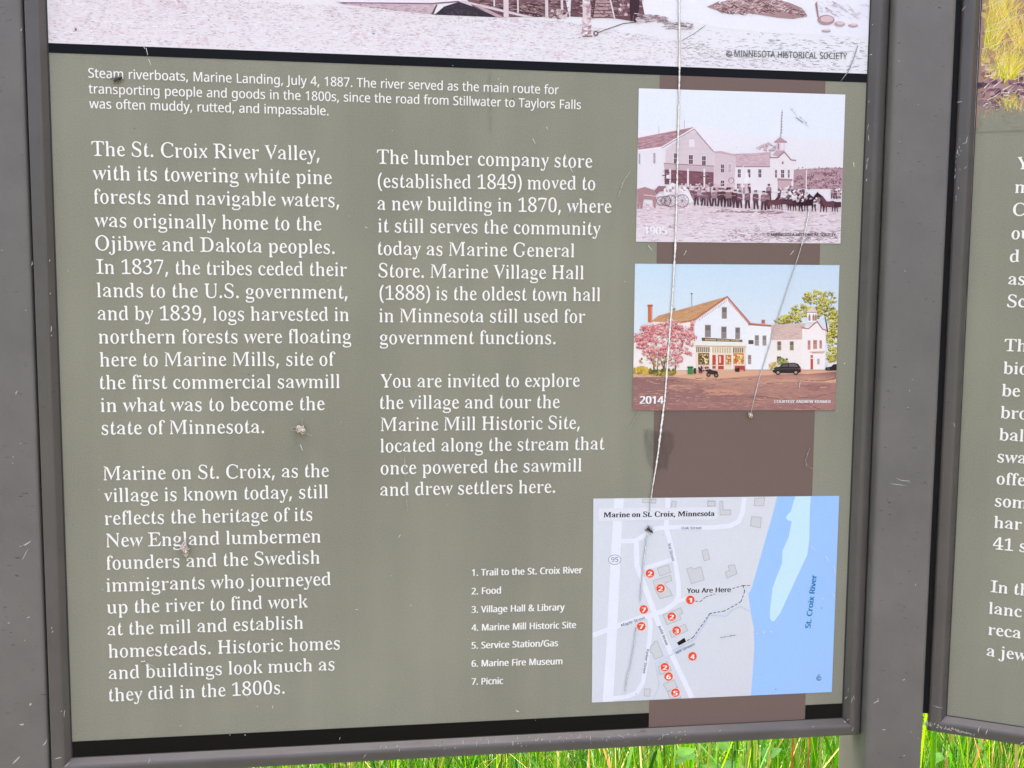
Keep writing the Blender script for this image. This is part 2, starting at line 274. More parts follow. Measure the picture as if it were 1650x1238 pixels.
SN0>$T/B*[.6,7+~.x+}+G,&+0,6+(,F+%,=+&,=*d+=*d+=+%+-+$+J+)+R+-+V+5+V-Z+i/&+I/H+5/T+</R+</s,B/e/,,G/-/H/)/O.|/S.[/X.m/V.m/w/m/w/m/V/w/X/W/M/Q/7/R-S/@,*/L*[
SO0^$O-b*U-G*W,t*f,J*},)+?+i+b+K,@+@,m+=-?+@-n+K.=+i.x,)/?,K/^,v/v-J0&-f0(.</|.i/j/2/N/O///i.g/z.>0*-o0--?0*,m/z,A/]+b/A+>.{*|.P*e-{*W$M-f*z.2+%.D+..g+M.v+f/(,&/1,H/9-?/8-^/0.:/).R.p.{.Q/B.@/O.-/X-a/_-7/X-$/O,^/1,O.u,B.W,9.5,1-?,2,|,:,D,A,,,U+^,t+;-*+.-=+$
SP/K$R+I*e+H+(+0+%+Q+/+d+;+d+2+n+E+k.(+n/;+q/0+f/A+@/V*x/Z*x/v-Q/t-o/o.+/e.m/9/%.v/..N/,.;.|-w.r-i.X-Q.$-2-i-)-M-$,X-#,V+E,b+2,a+;,s+/-9+%,|+(,{*e$A,X-F-B-G-f-Q-~-c./-t.7.0.9.K.7.g.1.~.&/5.$/3-l/F-L/R-3/S,l/M,^/D,b/P,W/E
SQ0^$Z.~)O.,)b-q)k-+*R,z*f,X*t,C+%+|+G+a+n+G,M+>-++>-V+E.(+].f+v/.,9/O,_/k-2/}-J0&.#0%.R/t.|/]/B/?/].y/r.R0%.)0--V0--%0$,Q/p,&/X+[/.+-.d*o.=*a.M*E.c*2.z*$/M)u0*)z/t)v/{)Q0))U/Q)M$L-f*e.#*g.8*s.h+M.w+f/(,&/1,H/9-?/8-^/0.:/).R.q.{.R/B.@/O.-/X-a/_-7/X-$/O,^/1,O.u,B.W,9.5,1-?,2,|,:,D,A,,,U+^-)++-M*m
SR0)$Z+I*e+H+(+0+%+Q+/+d+;+d+2+n+E+f-V+n/;+q/0+f/A+@/V*x/Z*x/v,=/s-P/v-l/r.;/a.w/6/&/*/5.f/5.>/&-{.g-a.R-S.#-C.w+}/O+9/q+)0.+$/n+$/n*k.]*|-x,&-2-(,X-(,V+E,b+2,a+;,s+/-9+%,|+(,{*e$>,X-F-@-@-V-D-x-Z.8-{.@.7.C.R.<.y-}/A-b/O-;/S,l/L,^/D,^/M,U/>
SS//$x+8+%+5,.+Y,.+V,7+e+b+o+L+}+=,5+0,c*~-6*~-J+)-[+2-k+@-v+Q-|+i-y,1-s,?-_,T-E,g,7-A+t-W+^-s+O.:+J.h+M/#+a/M+o/_,%/o,;/z,S0%,o0)-A/}-x/m.2/_.8/f.6/_.I/_.V._.6._.9.X.)/+-v/<-Q/S-./_,x/a,Q/Y,5/F,,/7,%.m,).Y,3.H,A.:,j-{-t-H.2-6.H,x.X,K.[,%.U+[.E+;.,*z-v*n-L*]-4*X,v*V,F*]+Y+#+h+(+S*i+R*c+]+%
ST/P$Q+k*e+k+$,$+$,F+.,Z+;,h+M,f+D,d,^,d/T,1/S+a/I+M/=+@/,+3.Y*q.Z*~/i,D/t-r/t/8/j/F.Z/).Z.}.y.r/5._/F.G/O.,/S-P/T-P,^-L+L-Y+9-n+-.4+$.J+$.J*e
SU0<$h-S*X,w*e,L*x,1+4+y+Q+n+y+j,P+k.P+l/;+o/0+d/A+?/V+//X+H/U+I/v,z/u,{/V-=/X,y/T,V/9,]/N,T/C,Z+},b+c,m+L,{+<-1+1-C+*-p+%.0+).G+0.Z+:.k+H.w+[/$+t/+,4/./7/(/L.s/U.b/W.i/V.i/w/h/v/h/T/t/W/f/T/U/J/S/D/S,L/L+u/F+^/4+9/(+*._*k.1*[
SV/U$W-6*Y,h,#+~-k+M//+D/>+6/I+(/P+&/L*h/X+*/Q+,/m+,/h+Y/a,-/c,Z/m,Z/r,Z/Y,w/Y,[/W,=/E,6/:,7/C,9/7-R,2.f/B.f/M.a/Q.>/Y.I/X.I/p/G/p/G/W/W/Y/A/T/6/L/./=.v.X.F-:-^,$-:*Y
SW1Z$n,f*[,D,&+A/9+8/G++/P*d/Y+)/T+)/k+b/l,=/t,=/V,^/Y,>/O,3/D,4/P,./D,//6-.,<-V-E.).7.A.l.1/>.&/K-t/S-u/L-O/X-n/T-o/o-l/j.;/c.g/d/6/m/3/r/4/U/H/W.w/>.{/H/%/$/z,G0v/?0u/O0U/X0^/W0^/o1Q/o1Q/T1^/X1H/O1A/D1-.U0a-90(+}/f*[/X*[/L+,/;,&//,O.I.H-|-?-9,&,o*[
SX0&$r+:*e+:+(+-+$+B+++W+9-)-E,X.#+n/7+]/C+=/R*x/Z+H/Z+H/p+I/k,L/W,|/Z-#/c,}/[-@/Z-,/W,[/>,a/I,i/0-V-t.T/<.Y/P.^/G.?/W.I/V.I/q/Q/u/Q/Y/r/Z/M/U/</O/+/E.w/4.Q.Q-i-I.N,K.{+_/8+=/_+*/y+$/L+#/L*k/L*p.z*|.K+(-y+#-v*x-x+#-N+#-i+&.9+<.6+6.-+U-:,w,0+E,++.,&+9,H+&,@+(,@*k+l*k
SY/S$a,F*e,E+(,-+%,N+/,a+;,a+2,k+E,h,l+J/4+9/F+(/P*g/X++/R+,/o+,/l+X/f,+/h,W/o,V/s,V/Z,z/Y,]/W,9/>,:/C,H/)-G-2.^/5.d/K.g/D.G/V.,/Y.E/Y.E/q/D/q/D/S/W/W/6/L/+/B.V.<-],t-U,.-S+E-^+2-]+;-p+/.6+%-y+(-x*e
SZ/e$M+#*s+#*i+r+z.%/Q,q/Q,B/L,//F+y/;+l/,+U.L+8.L+L/k,r/u.A/^/</f/</p.J.a,<+/-f+/.:+5.P+<.d+F.s+V/,,&/7,M/U,M/4*r-s*f-F*e+y*z
S0.{$Q,r*b,Y*d,2*q+p+,+X+I+H+n+>,9+6,y+5-L+6-|+>._+I/0+S/F+p/l,20%,Y04,s05-303-K0+-b/{-s/m../N.>/+.H._.P-|.R-K.P,x.H,9.>+m..+H-s++-a*x-K*l-3*e$C,r+0-3+7-H+N-R+g-a,C-f-K-b.I-R/1-I/G-4/_,s/h,T/_,>/G,5/1,%.I+}-K,(,C,5+g,?+N,T+7
S1.{$O+N*f+N+3,7+3,S+<,e+I,a+;,g+J,^,W,^/],=/6+y.t+].e+P.d+].c+H.r+I/&+C/,+@/9+8/6,>/a,m0$-B0$-I.C-I,T-H,,-A+L-D+>-@+O-Q+<-q+2.Y+3.Y*f
S2.{$^+$*s+$+B,f->-4-y-F.G-L.x-I/6-A/J-//[,s/g,d/h,F/d,3/V+|/<+w.i+x.l+[.r+I.|+;/.+6/8+6/5+;/M+M/f+[/q,500,d06-$03->0,-S/}-t/g.2/G.8/5.:.z.3.P-o-n-G-9+]+O-_+N-o+R-{+[.(+j./,,.,,%.O,%.M*{-(*q
S3.{%#,W*b,**f+r*j+M*z+4+4+(+K+(+W+.+e+,+T+A+l+X+v+b+W+o+H,%+<,;+6,c+5-2+A-K+W-U+k-Z,%-],@-V,Z-I,s-5-),l-9,U-=,4->,4-j,[-j,u-t-+.&-:.;-F.T-K.s-I/1-A/F-5/V,w/e,N/g,9/^,)/P+|/C+w/3+w.k+y.t+i.u+K/#+:/3+5/=+7/L+A/[+b/w,-0.,E04,c06,~03-P/}-r/g.0/H.7/7.9.}.8.j.,.H-a-x-N-k-(-Y-L-P-^-H./-&.C,g.J,>.I,&.=+Z.4+J-v+0-T*v-@*n,p*d
S4.{$F,-*h,-+3,]+4-$+@-,+F-0+b-/,1*x,6*x,X+T-l,$.W,:.|-.00-r00-s,_.o,_.o,1-q,1-r+J-z+@.B+4.i+3.i*g$4+G,_--,_--.b-3/e,T.S
S5.{$j,Y*b,+*e+t*j+Q*y+:+3+/+K+/+W+4+e+2+S+E+j+S+q+a+s+_+{+c+a+h+R+|+?,.+9,N+4,{+<-;+M-G+[-P+p-V,--V,c-O,z-D-1-6-?,{-K,c-Q,6-R+t-Z+_-Z+8-k+K0,.>/{.A/#-p/#-o/5-f/D-[/G+w/G+l-x,2-~,].$,w-}-G-q-k-[.,-A.?,y.D,c.D,..@+s.8+a-~+?-a+%-;*n,o*d
S6.{$d,{*b,c*d,7*t+q+3+U+X+F,%+>,M+:-y+O.r+c/>+{/_,>/{,P0*,|06-906-k0*../t.A/d.F/Y.I/O.E/F.D/Y.,//-x/)-e/&-f.z-g/;-d/I-S/_-C/g-3/i,x/e,i/^,W/P,H/<,6.t,*.E,#-e,T-},z.(-K-~-s-m.4-T.H-5.R,h.R,5.N+x.?+M.#+*-V*l-=*e$A,|+1-6+5-I+A-[+Y-h,,-i,e-d,|-[-5-P-C-5-T,w-W,*-N+}-J,#,t,*,<,6+m,K+I,c+7
S7.{$>,%*n.&/G,#/H+k/D+]/9+U.r+2.r+5/x,M0&,w0&-n/x.Y/v.Y/l.4.Q,]*n
S8.{$X,m*_,9*g,#*o+X+,+=+L+0+t+.,.+4,Q+E,o+b-0,9-Q+j-q+Q.1+G.D+?.p+D/9+K/J+d/j,,0&,X05,u07-504-c0%.&/j.>/D.E.u.C.].<.J-s-{-B-Z-v->.7-%.K,f.R,U.W,3.R+d.J+P.2+1-o*v-Z*m-,*a$@,y-r-5.%-N.=-^._-a.v-[/7-N/N-;/a,q/i,Y/f,@/V,4/G,,/3,).x,,._,4.I,B.:$A,q+.-++/->+6-P+A-a+R-l+i-p,(-m,@-c,U-R,h,F-D+|,X+t,D+r,++u+l,#+T,3+B,Y+/
S9.{$c,L*a+y*g+X*v+L+$+>+;+9+R+<+[+B+b+b+g+u+D,&+:,;+3,d+3,v+9-++D-:+T-G+l-R,,-b,r-e-K-@-(,z,t,O,r,&,|+q-*+S-A+?-a+5..+4.]+7.r+C/<+K/L+d/j,&0%,:0.,g05-#04-N0%-r/g.$/T.;/*.E.b.K.7.G,i.?,=.0+n-j+9-J*y-8*o,g*c$@,n-C-L-T-[-]-g-l-].f-P/0-=/N-(/_,k/f,R/b,6/I,#/#+z.I+}.$,(-m,7-T,L-G
S,,j$5+))j+J+[,0+[,5+T,*+.+T)j
S.,j$?+h*^+]*_+I*i+C*r+=+1+C+L+I+T+R+Z+h+_+s+^,++T,2+L,8+1,2*r,+*i+s*_
S(-#$D,2)U+r)z+Y*E+G*o+9+>+*,>+*-A+4.,+@.X+P/)+f/Q,200,k00,E/P,*.n+r.++h-A+h,@+w+B,;*H,k)U
S)-#$D*})U+E*4+c*s+v+X,$,@,$-A+p.A+O/<*|00+Y00+v/f,1/>,C.p,Q.B,c-A,c,>,V+T,K+),;*X,&*1+Y)U
Na.}$W,D*a,-*c+^*p+L*{+>+/+4+A+.+W+,+s+/,1+6,H+D,[+V,m+y,~,e-0-f-4-c-f-[-{-P./-A.9-/.>,t.@,N.=+h.$+T.Q+y.b,H.n,w.r-L.m-a.h.$.S.3.C.<...B-p.D*h-t*h-i+@-f+@-T+.-3*o,z*h$@,R+6,j+8-5+D-R+^-[+q-c,+-e,f,j,b,N,[,*,L+v,>+n,-+k+r+m+_+s+O+}+D,0+<
Nb/F$J-?*a,h*h,R*q,4+-,(+;+~+;+r*h+F*h+F0N,(0N,$.:,(.:,B.U,h.k-#.p-X.p-r.k.@.R._.1.r-b.{--.{,J.r+r.j+Z.Q+5.,*r-X*c$K-6+7-M+:-b+@-s+K.$+[.4+~.9,8.=,k.;-4.5-R.+-m-x.%-f.4-N.<-5.?,u.=,^.7,L.,,>-y,0-W,,-C,(,i,,,7,0+~,>+[,K+K,^+@,v+:
Nc.D$U-#*a,P*f,)*u+b+3+S+C+G+V+:+}+3,M+3-&+@-i+T.4+d.D+t.R,?.h,l.q-;.r-_.m...^-w.,-O.8-&.=,f.:,L.2,9.#,*-k+z-P+s-2+q,i+u,7,&+m,>+M,P+B,g+;-7+:-X+?.(+N.(*u-Y*f
Nd/F$K,o*a,;*i,%*r+Z+5+D+Y+<+q+3,J+3-,+<-b+N.0+n.R,%.b,T.q-..q-E.l-k.V.+.<./.<.+.s.+0N.h0N.h*h.6*h..+=.++=-l*}-Y*q-E*h$J,x+7-8+9-N+?-b+I-o+W.%,$.,,i.(->.#-S-p-w-c.+-O.7-8.=,w.@,a.=,L.6,;.*,.-u+z-P+u-<+q,h+u,7+z+~,.+[,;+K,L+@,a+:
Ne/#$U--*a,V*f,@*m+t+&+d+5+T+F+@+l+3,N+3,~+9-M+F-t+Q.-+_.>,#.Z,7.f,c.q,z.s-J.n-^.g.$.Q.?.5.I.#.V-U.Y-?.[,^+q,^+t,@+z,&,(+l,5+Y,F+K,Y+A,r+;-F+9-o+?.J+R.J*y-o*g$:+r-3-x-3-r-]-c.#-P.4-:.=,y.@,^.=,G.4,5.$+|-_
Nf-B$H+V*h+V.<*r.<*r.X+V.n+W/B+c/o+w03,-0A,A0J,t0R-@0N-a0F-O/r-#/|,c/z,R/t,G/i,?/W,:/B,8.l-:.l-:.<,8.<,8*h
Ng/F$Z,y(y,/)#+N)5+N)m,1)V,b)P-7)Q-[)_-x){.$*1.**E..+=-c*u-J*j-1*c,S*c,:*i,$*s+l+%+M+I+<+t+6,1+3,K+3-*+<-[+M.,+Y.>+l.P,#._,:.k,o.s-@.m-h.Y.,.:./.:.7.l.h.l.h*b.b*(.M)V.0)9-h)(-P(}$K,x+7-L+>-_+G-n+T-y+g.%+|.+,;.,,i.(-C-~-X-n-z-^.--K.7-5.=,w.?,b.=,M.6,=.+,/-v+z-R+u->+q,i+u,6+z+},/+Z,<+J,M+?,b+9
Nh/H$N+F*h+F0N,(0N,(.m,$.8,).8,F.W,X.d-).p-@.r-q.m.;.].V.C.a.2.g-y.m-E.m*h.0*h.0-A.--c-~-{-n.1-V.<-9.?,x.=,a.7,L.,,?-x,5-e,*-3,(*h
Ni,c$=+f/M+S/Q+K/V+C/i+A/t+C0$+K06+S0;+f0?+~06,)0/,./t,)/^+~/V$3+F*h+F.l,(.l,(*h
Nj,c$=+f/M+S/Q+K/V+C/i+A/t+C0$+K06+S0;+f0?+~06,)0/,./t,)/^+~/V$?*w(y*W({*A)%*A)V*V)Q*})P+8)[+@)g+F*.+F.l,(.l,&)s+v)J+k):+[).+J)$
Nk.k$=+F*h+F0N,(0N,(-O,$,o,R-I-n.l.Y.l,{-).e*h-v*h,P,],(,8,(*h
Nl,c$3+F*h+F0N,(0N,(*h
Nm1m$h+F*h+F.l+x.l,$.9,).9,D.X,V.e,l.m-:.s-U.q.&.d.8.V.E.G.O.4.R.4.b.G.r.V/+.d/V.q/o.s01.q0I.k0_.a0q.Q0|.C10-y13-b15*h0S*h0S-C0P-c0G-{09.10#.</e.?/6.7/$...s-|.b-U.[,}.[*h-{*h-{-C-x-c-o-{-a.1-J.<-/.?,q.=,Z.7,J.,,=-x,4-f,)-3,(*h
Nn/H$L+F*h+F.l+x.l,$.9,).9,F.X,Y.e-+.q-A.s-r.n.;.^.V.C.a.2.k-b.m*h.0*h.0-A.--c-~-{-n.1-V.<-9.?,x.=,a.7,M.,,?-x,5-f,*-3,(*h
No/?$O-$*a,i*c,<*n+s+(+c+7+S+H+@+o+5,<+2,k+7-G+=-a+Q./+a.@,(.[,;.g,i.q-&.s-?.q-l.f.6.O.F.@.S./.i-e.s-=.v,k.q,2.k+t.U+I.G+7.$*w-l*n->*c$K-%+7-@+:-V+A-j+L-x+^..,%.3,:.7,k.3->..-R-x-v-j.+-V.6-@.=-%.?,g.=,O.6,=.+,/-v+z-R+u->+q,k+u,:+z,%,/+^,>+L,P+A,h+:
Np/F$K+F(y+F.l+x.l,$.9,R.c,h.l-#.q-Y.q.-.b.@.S._.2.r-c.x-I.{--.{,K.x,0.j+[.Q+6.@+$-r*i-X*c-$*c,i*h,B*|,(+;,#+;,(*Y,((y$I-6+7-K+9-^+?-{+W.3+}.8,8.=,k.9->.4-R.$-u-s.*-b.6-L.=-5.?,v.=,a.7,M..,@-{,/-R,(,k,,,8,0,#,>+[,K+L,^+@,v+:
Nq/F$J.+(y.+*a..+=.*+=-k*}-E*h--*c,R*c,%*r+n+#+N+F+<+q+3,J+2,i+3-,+<-b+D-x+[.A,&.b,=.k,o.s-F.l-l.U...9.7.l.h.l.h(y$I,y+7-8+9-M+?-a+H-o+V.$,#.,,i.(-?-~-T-p-w-b.,-N.7-7.=,w.@,a.=,K.6,;.*,.-u+z-P+q,h+u,7+z+~,.+[,;+L,L+@,b+:
Nr-r$A+F*h+F.l+x.l,#.(,&.(,C.L,i.i-#.p-<.s-h.o-a.6-8.;,p.4,N-{,7-[,*-2,(,v,(*h
Ns.D$_,H*a+b*g+0*x+0+S+Q+E+z+:,I+6,f+8,|+<-1+D-<+O-C+]-E+m-B+~-8,1,~,@+w,l+G-.+5-H+1-X+2.&+9.:+D.J+U.X+x.j,F.r,^.s-B.l-y.Y-e.*,~.=,C.?,0.;+r.,+l-|+k-f+r-T,(-G-<,s-j,S-{,9.#,*-~+X-w+B-k+0-G*r,z*f
Nt-M$H,[*a,I*b,&*k+f*~+Z+2+Q+D+K+x+K.<*s.<*s.Y+K.r+e/f,-/f,-.l-<.l-<.<,-.<,-+y,4+S,=+F,V+8-(+9-?+>-?*l-#*d
Nu/H$N,n*a,=*f+s*u+W+3+N+D+C+q+B,0+B.l,$.l,$,4,(+p,2+V,B+E,X+;,w+7-7+9-N+@-c+J-q+Y-{+n.+,C.-.l.j.l.j*h.8*h./+=.,+=-z+,-j*y-U*n-@*g
Nv.W$9,<*h*h.l+L.l,K,&,^+A,a+A-#,H-s.l.W.l-&*h
Nw0b$E+y*i*o.m+R.m,*,^,B+J,D+J,^,R-C.m.+.m.y+{/(+K/*+K/4+{/w.m0X.m/M*i.c*i-~-%-f.--c.--I-%,c*i
Nx.g$;*t*h,B,n*z.l+d.l,h-;-k.l.R.l-/,n.Y*h-q*h,h,D+]*h
Ny.Y$F+E(y*o(~*o)R+<)N+O)P+b)V+p)b,*)~,F*g*i.l+M.l,B,O,b+F,e+F-),P-t.l.Y.l,q*4,Z)a,?)<,.)/+v)$+_({
Nz.>$9+&*h+&+4-7.<+3.<+3.l-z.l-z.>+m+;-~+;-~*h
NA/V$7*h*h,q02-M02/U*h.r*h.6,H,*,H+J*h$4,>-$.#-$-G.^-1/L,w.^
NB/_$K+N*h+N00-]0-.10#.T/p.g/d.t/R.}/@/).m/&.P.z.9.m.#._-s.<-a.&-Z.&-V._-E.o-;/+,{/3,j/9,</2+h/)+R.x+@.V+%.1*q-w*l-E*h$<,2-p-N-r-g-u.-.).:.8.A.L.D.f.A.~.7/6.(/D-^/Q-(/U,2/U$=,2+@-W+B.*+N.9+Y.G+m.O,(.R,A.O,Y.F,o.8-$.(-/-o-6-5-<,2-<
NC/Q$V-b*a-2*e,P*v,,+2+h+R+N+|+A,I+9,v+7-e+B.L+P.t+l/B,2/e,X/|-%0.-R05.*05.p0*/=/u/#/@.L/R.%/Y-Q/Y-$/M,Y/6,<.o,(.B+y-j+x-K+|,n,/,=,F+q,h+R-6+A-k+;.L+A/*+N/**u.K*f
ND0:$B+N*h+N00-000-_0-.B/x.k/d/2/D/M.z/^.R/i.&/l-O/h,q/Z,>/E+o/8+[.r+<.H+$-u*q-?*i$@,2+A-<+B-w+O.J+j.[+{.l,5.w,M/)-,/*-M/$./.p._.e.s.T/(.0/A-v/J-C/T,2/U
NE.y$;+N*h+N00.O00.O/S,2/S,2-r.C-r.C-;,2-;,2+B.O+B.O*h
NF.a$9+N*h+N00.O00.O/S,2/S,2-].B-].B-%,2-%,2*h
NG09$[-l*a-$*i,W*v,2+1+l+Q+P+{+=,^+6-K+9-}+C.M+T.v+q/C,:/e,e/|-40/-~06.^02/.0)/Z/u/C/?.d/R.7/Y-^/Y--/M,r/C,L/%,1.Y+|.*+w-K+z,z,(,Q,9,*,V+c,k+S-3+C-a+<.E+</#+F/#,}-n,}-n-X/b-X/b*z.m*g
NH0B$<+N*h+N00,200,2-r.w-r.w00/Y00/Y*h.w*h.w-;.L-;,2-;,2*h
NI-?$=+(*h+(+0+b+=+b,f+b/X+(/h+(00,~00,~/h,D/X,D/.,D+=,~+0,~*h
NJ,m$A*e)?*G)B*2)H*2)}*d)v*z)y+2*(+:*0+G*F+K*k+K00,.00,.*o,)*<+s)q+R)R+=)H+$)A
NK/I$;+N*h+N00,200,2-N.T00/A00-5-l/I*h.[*h,e-@,2,p,2*h
NL.d$5+N*h+N00,200,2+C.Q+C.Q*h
NM1X$A+N*h+N00,N00.0+f.3+f/r000r000r*h04*h04.)09/M06/M.H*h-r*h,+/M,(/M,-.$,-*h
NN0N$=+N*h+N00,;00/0+b/3+b/.-,/.00/h00/h*h.{*h,*/7,(/7,--i,-*h
NO0^$O-d*a-3*e,d*o,?+$+v+B+Y+i+G,6+9,w+6-L+9-}+G.c+Y/0+v/T,?/s,d0)-303-d07.?02.W0,/)/s/M/U/j/1/}.c0-.804-K01,w/},5/j+h/M+B/)+$.a*o.6*e$O-d+;-~+<.O+H.t+a/&+q/3,(/C,S/I,n/M-K/L-k/C.C/<.Z/&/&.d/D.P/N-~/Y-d/[-1/U,w/N,Q/7,C/&,..Z,%.C+y-k+x-K+|,n,%,S,7,(,C+q,c+R,v+H-H+<
NP/?$@+N*h+N00-90.-n0%.;/q.[/T.i/A.v.p.w.A.t...f-e.L-D.<-7-r,~-+,r,2,q,2*h$=,2-I-:-M-b-X.$-o./.#.6.9.8.R.0.|.&/1-u/>-d/H-M/O-3/S,2/U
NQ0^$Q.x)M-t*b-I*b,x*i,P*w,,+3+h+S+Y+i+G,6+9,w+6-L+9-}+G.c+Y/0+v/T,?/s,d0)-303-d07.?02.p/~/)/s/M/U/j/1/}.c0-.804-K01,v/},4/k+j/N+C/++%.Z*m/v)M$O-d+;-~+<.O+H.t+a/&+q/3,(/C,S/I,n/M-K/L-k/C.C/<.Z/&/&.d/D.P/N-~/Y-d/[-1/U,w/N,Q/7,C/&,..Z,%.C+y-k+x-K+|,n,%,S,7,(,C+q,c+R,v+H-H+<
NR/K$A+N*h+N00-=0/-p0&.</s.[/X.q/1.v.u.v.A.j-t.R-U.5-@-q-2/A*h.S*h-8,|,2,|,2*h$<,2-T-<-V-S-Z-x-m.,.#.5.;.8.V.4.u.+/0-v/@-P/O,x/T,2/T
NS.u$e,Z*a+j*g+/*x+/+W+U+I,++?,^+;-3+@-T+O-f+a-o+t-r,/-m,K-^,c-C,v,,-L+U-q+G.(+=.<+7.T+7/-+>/C+I/V+k/w,%0&,b05-605-g0/.H/v.5/A-X/S-0/Y,Y/X,B/R,0/G,#/9+w/(+v._+~.E,7.1,U-z-c-M.*-8.8-*.L,c.S,4.Q+w.B+K.5+9-o*z-G*j-2*e
NT.y$7,P*h,P/S*o/S*o00.r00.r/S-4/S-4*h
NU0;$O-N*a,r*g,C*w+z+7+l+H+U+q+O,-+I,a+I00,-00,-,^,5,),>+o,L+[,_+M,u+C-4+=-Q+;.&+@.J+Q.f+r.o,,.v,^.v00/W00/W,^/R,./K+s/7+J/)+9._*x.:*j
NV/<$8,a*h*h00+L00,a,b-#+P-C,c.U00/<00-C*h
NW1j$C,;*h*p00+T00,F,q,^+V,i,6,x,t-t00.W00/V,r/r+V0/,q0{001a0008*h/T*h.P.<.8/B-|.:,z*h
NX/3$;*k*h,V-U*u00+^00,{.$.>00/#00-B-V/0*h.D*h,y-++O*h
NY/$$8,T*h,T,m*h00+O00,t-O.=00/$00-7,p-7*h
NZ/)$9+&*h+&+;-s/S+//S+/00.c00.c/[+r+C.j+C.j*h
N0/)$O,u*a,B*i,-*r+e+4+U+H+D+n+8,=+0,p+.-K+0.#+9.f+G/8+R/O+r/u,*0%,X05,u07-L00-c0&.+/e.:/O.K/+.W.Z.a.*.c-K.^,^.V,3.H+a.<+H-y+#-f*r-6*c$G,u+9-3+<-H+E-Z+T-i+k-{,N.$-K-{.H-i/--Z/B-H/Q-3/Z,u/_,Z/Z,E/Q,4/B,&/-+q.H+k-K+q,N,&+l,4+T,E+E,Z+<
N1/)$6,k*h,m/K+j.U+I/#,s00-I00-I*h
N2/)$O+-*h+-+>,u---E-_-].*-e.=-j.g-h/$-_/9-Q/H-@/T-+/[,o/^,B/W+x/H+R//+3/W+d/x,A02,o06--05-Z0*-o/|.3/a.F/;.L.k.E.9.4-m-l-;+z+C.a+C.a*h
N3/)$p,V*a+k*g++*{+++X+n+@,W+8-5+>-J+F-[+Q-i+a-w,)-y,>-u,Y-i,p-T-$-3-2,d-9+v-9+v-n,h-o-:-|-K.,-].>-h.T-l.o-i/*-a/<-R/J-A/U-+/[,m/_,</X+r/J+K/5+./_+U/x,(0.,S05-.05-H01-s/|.9/].D/H.K/1.M.s.F.F.>.4.#-r-X-^-C-X-C-U-w-H.0->.@-1.U,i.Z,S.[,(.Q+].H+K.=+<-z*}-g*s-A*h
N4/)$:-O*h-O+|*v+|*v,S-K02./02./,V.w,V.w+|./+|./*h$4+U,V-O,V-R/L-O/L-3.s
N5/)$W,[*a+p*h+7*{+7+X+]+G,0+<,[+9-2+?-X+R-h+b-r+t-x,.-y,^-s,s-j-(-]-6-K-A-6-I,Y-O+b-E+C-X+U00.:00.:/S,./S+~-|,o.(-J-}-c-v.0-].@-L.U-$.Z,i.],M.W+z.G+Q.;+@-w+#-M*l,x*b
N6/)$[,~*a,Q*g,**x+c+:+H+e+:,4+3,g+3-Q+;.5+H.f+]/6+k/J,1/l,X0&-)02-]06.602.>00.>/W-}/^-G/_,{/V,k/O,V/D,8/$,-.m+y.@+o-O+s-O,2-m,W.&,q.,-I.--u-|.<-c.J-Q.]-(.c,k.c,6.X+f.F+@.(*}-o*q->*c$E,}+8-=+;-T+D-i+S-t+e-}+x.(,N-},y-l->-X-M-A-V-#-Y,W-S,8-B+}-++v,x+p,Z+q,G+{+{,4+X,S+@,h+:
N7/)$6+j*h-}/S++/S++00.c00.c/[,P*h
N8/)$W,w*a,=*g,%*m+X+(+=+H+5+[+.,.+4,V+F,y+b-8,8-V+e-z+K.<+?.c+=.x+?/4+F/I+P/[+q/z,A00,u06-I02-s/~.:/c.G/N.O/7.Q.w.P.e.E.C-~-x-O-Y.,-9.G,z.Z,X.c,0.Z+^.Q+J.6+*-j*n-Q*g$B,x-r-G.--X.:-g.J-o.^-r.u-o//-g/@-X/N-G/X-2/_,]/_,G/X,6/N,)/@+|//+z.f,*.J,=.6$C,v+5-F+;-h+L-v+^.#+s.&,0.#,F-v,Y-f,l-D-%,k-=,B-),%,m+t,Y+l,E+j,.+l+s+u+^,(+L,G+;
N9/)$[,5*a+R*h+R+?+y+8,J+8,s+?-;+R-Y+r-o,>-z,o-~-F-z-F-o-8-N,z-9,q,},k,G,k+y,w+U-4+<-X+0.,+/.F+3.w+9/1+L/U+Y/f+y/~,C01,q06-,05-U0)-|/m.0/[.J/2.W.d._.0._-E.V,c.@+v.(+L-t+;-b+,-9*q,i*e$E,n-=-:-B-Y-S-q-m-}.--~.<-}.O-s.w-^/=->/U-+/[,q/_,U/Z,>/Q,+/B+z/2+r.z+k.G+q-y,&-W,8-H,O-@
N,,j$5+))j+J+[,0+[,5+T,*+.+T)j
N.,j$?+h*^+]*_+I*i+C*r+=+1+C+L+I+T+R+Z+h+_+s+^,++T,2+L,8+1,2*r,+*i+s*_
N&0<$[,q*a,<*g+m*w+Z+)+?+I+7+]+1,1+8,b+L-++o-I,?-g,#..+h.S+b.k+_/&+b/?+h/S+r/g,%/v,80&,g05-&07-W00-~/w.1/h.;/T.@/@.A.o.3.I-t.+-;-^.f,9/&,k/:-K/x-K/[,T/H,1/1+n0:*h/C*h.d+E.A+,-v*s-I*f$>,r.&-/.6-P.R-a.r-c/(-Z/E-E/Y-6/_,o/_,^/Y,F/F,@/8,>/(,D.d,U.F$>,s+;-Q+C-w+S.<+l,e-@,9,~,*,o+y,^+s,J+p,3+s+w+{+c,.+Q,A+E,W+=
N/-U$3*o*h,o00-N00+M*h
N(-#$D,2)U+r)z+Y*E+G*o+9+>+*,>+*-A+4.,+@.X+P/)+f/Q,200,k00,E/P,*.n+r.++h-A+h,@+w+B,;*H,k)U
N)-#$D*})U+E*4+c*s+v+X,$,@,$-A+p.A+O/<*|00+Y00+v/f,1/>,C.p,Q.B,c-A,c,>,V+T,K+),;*X,&*1+Y)U
"""
GLY = {}


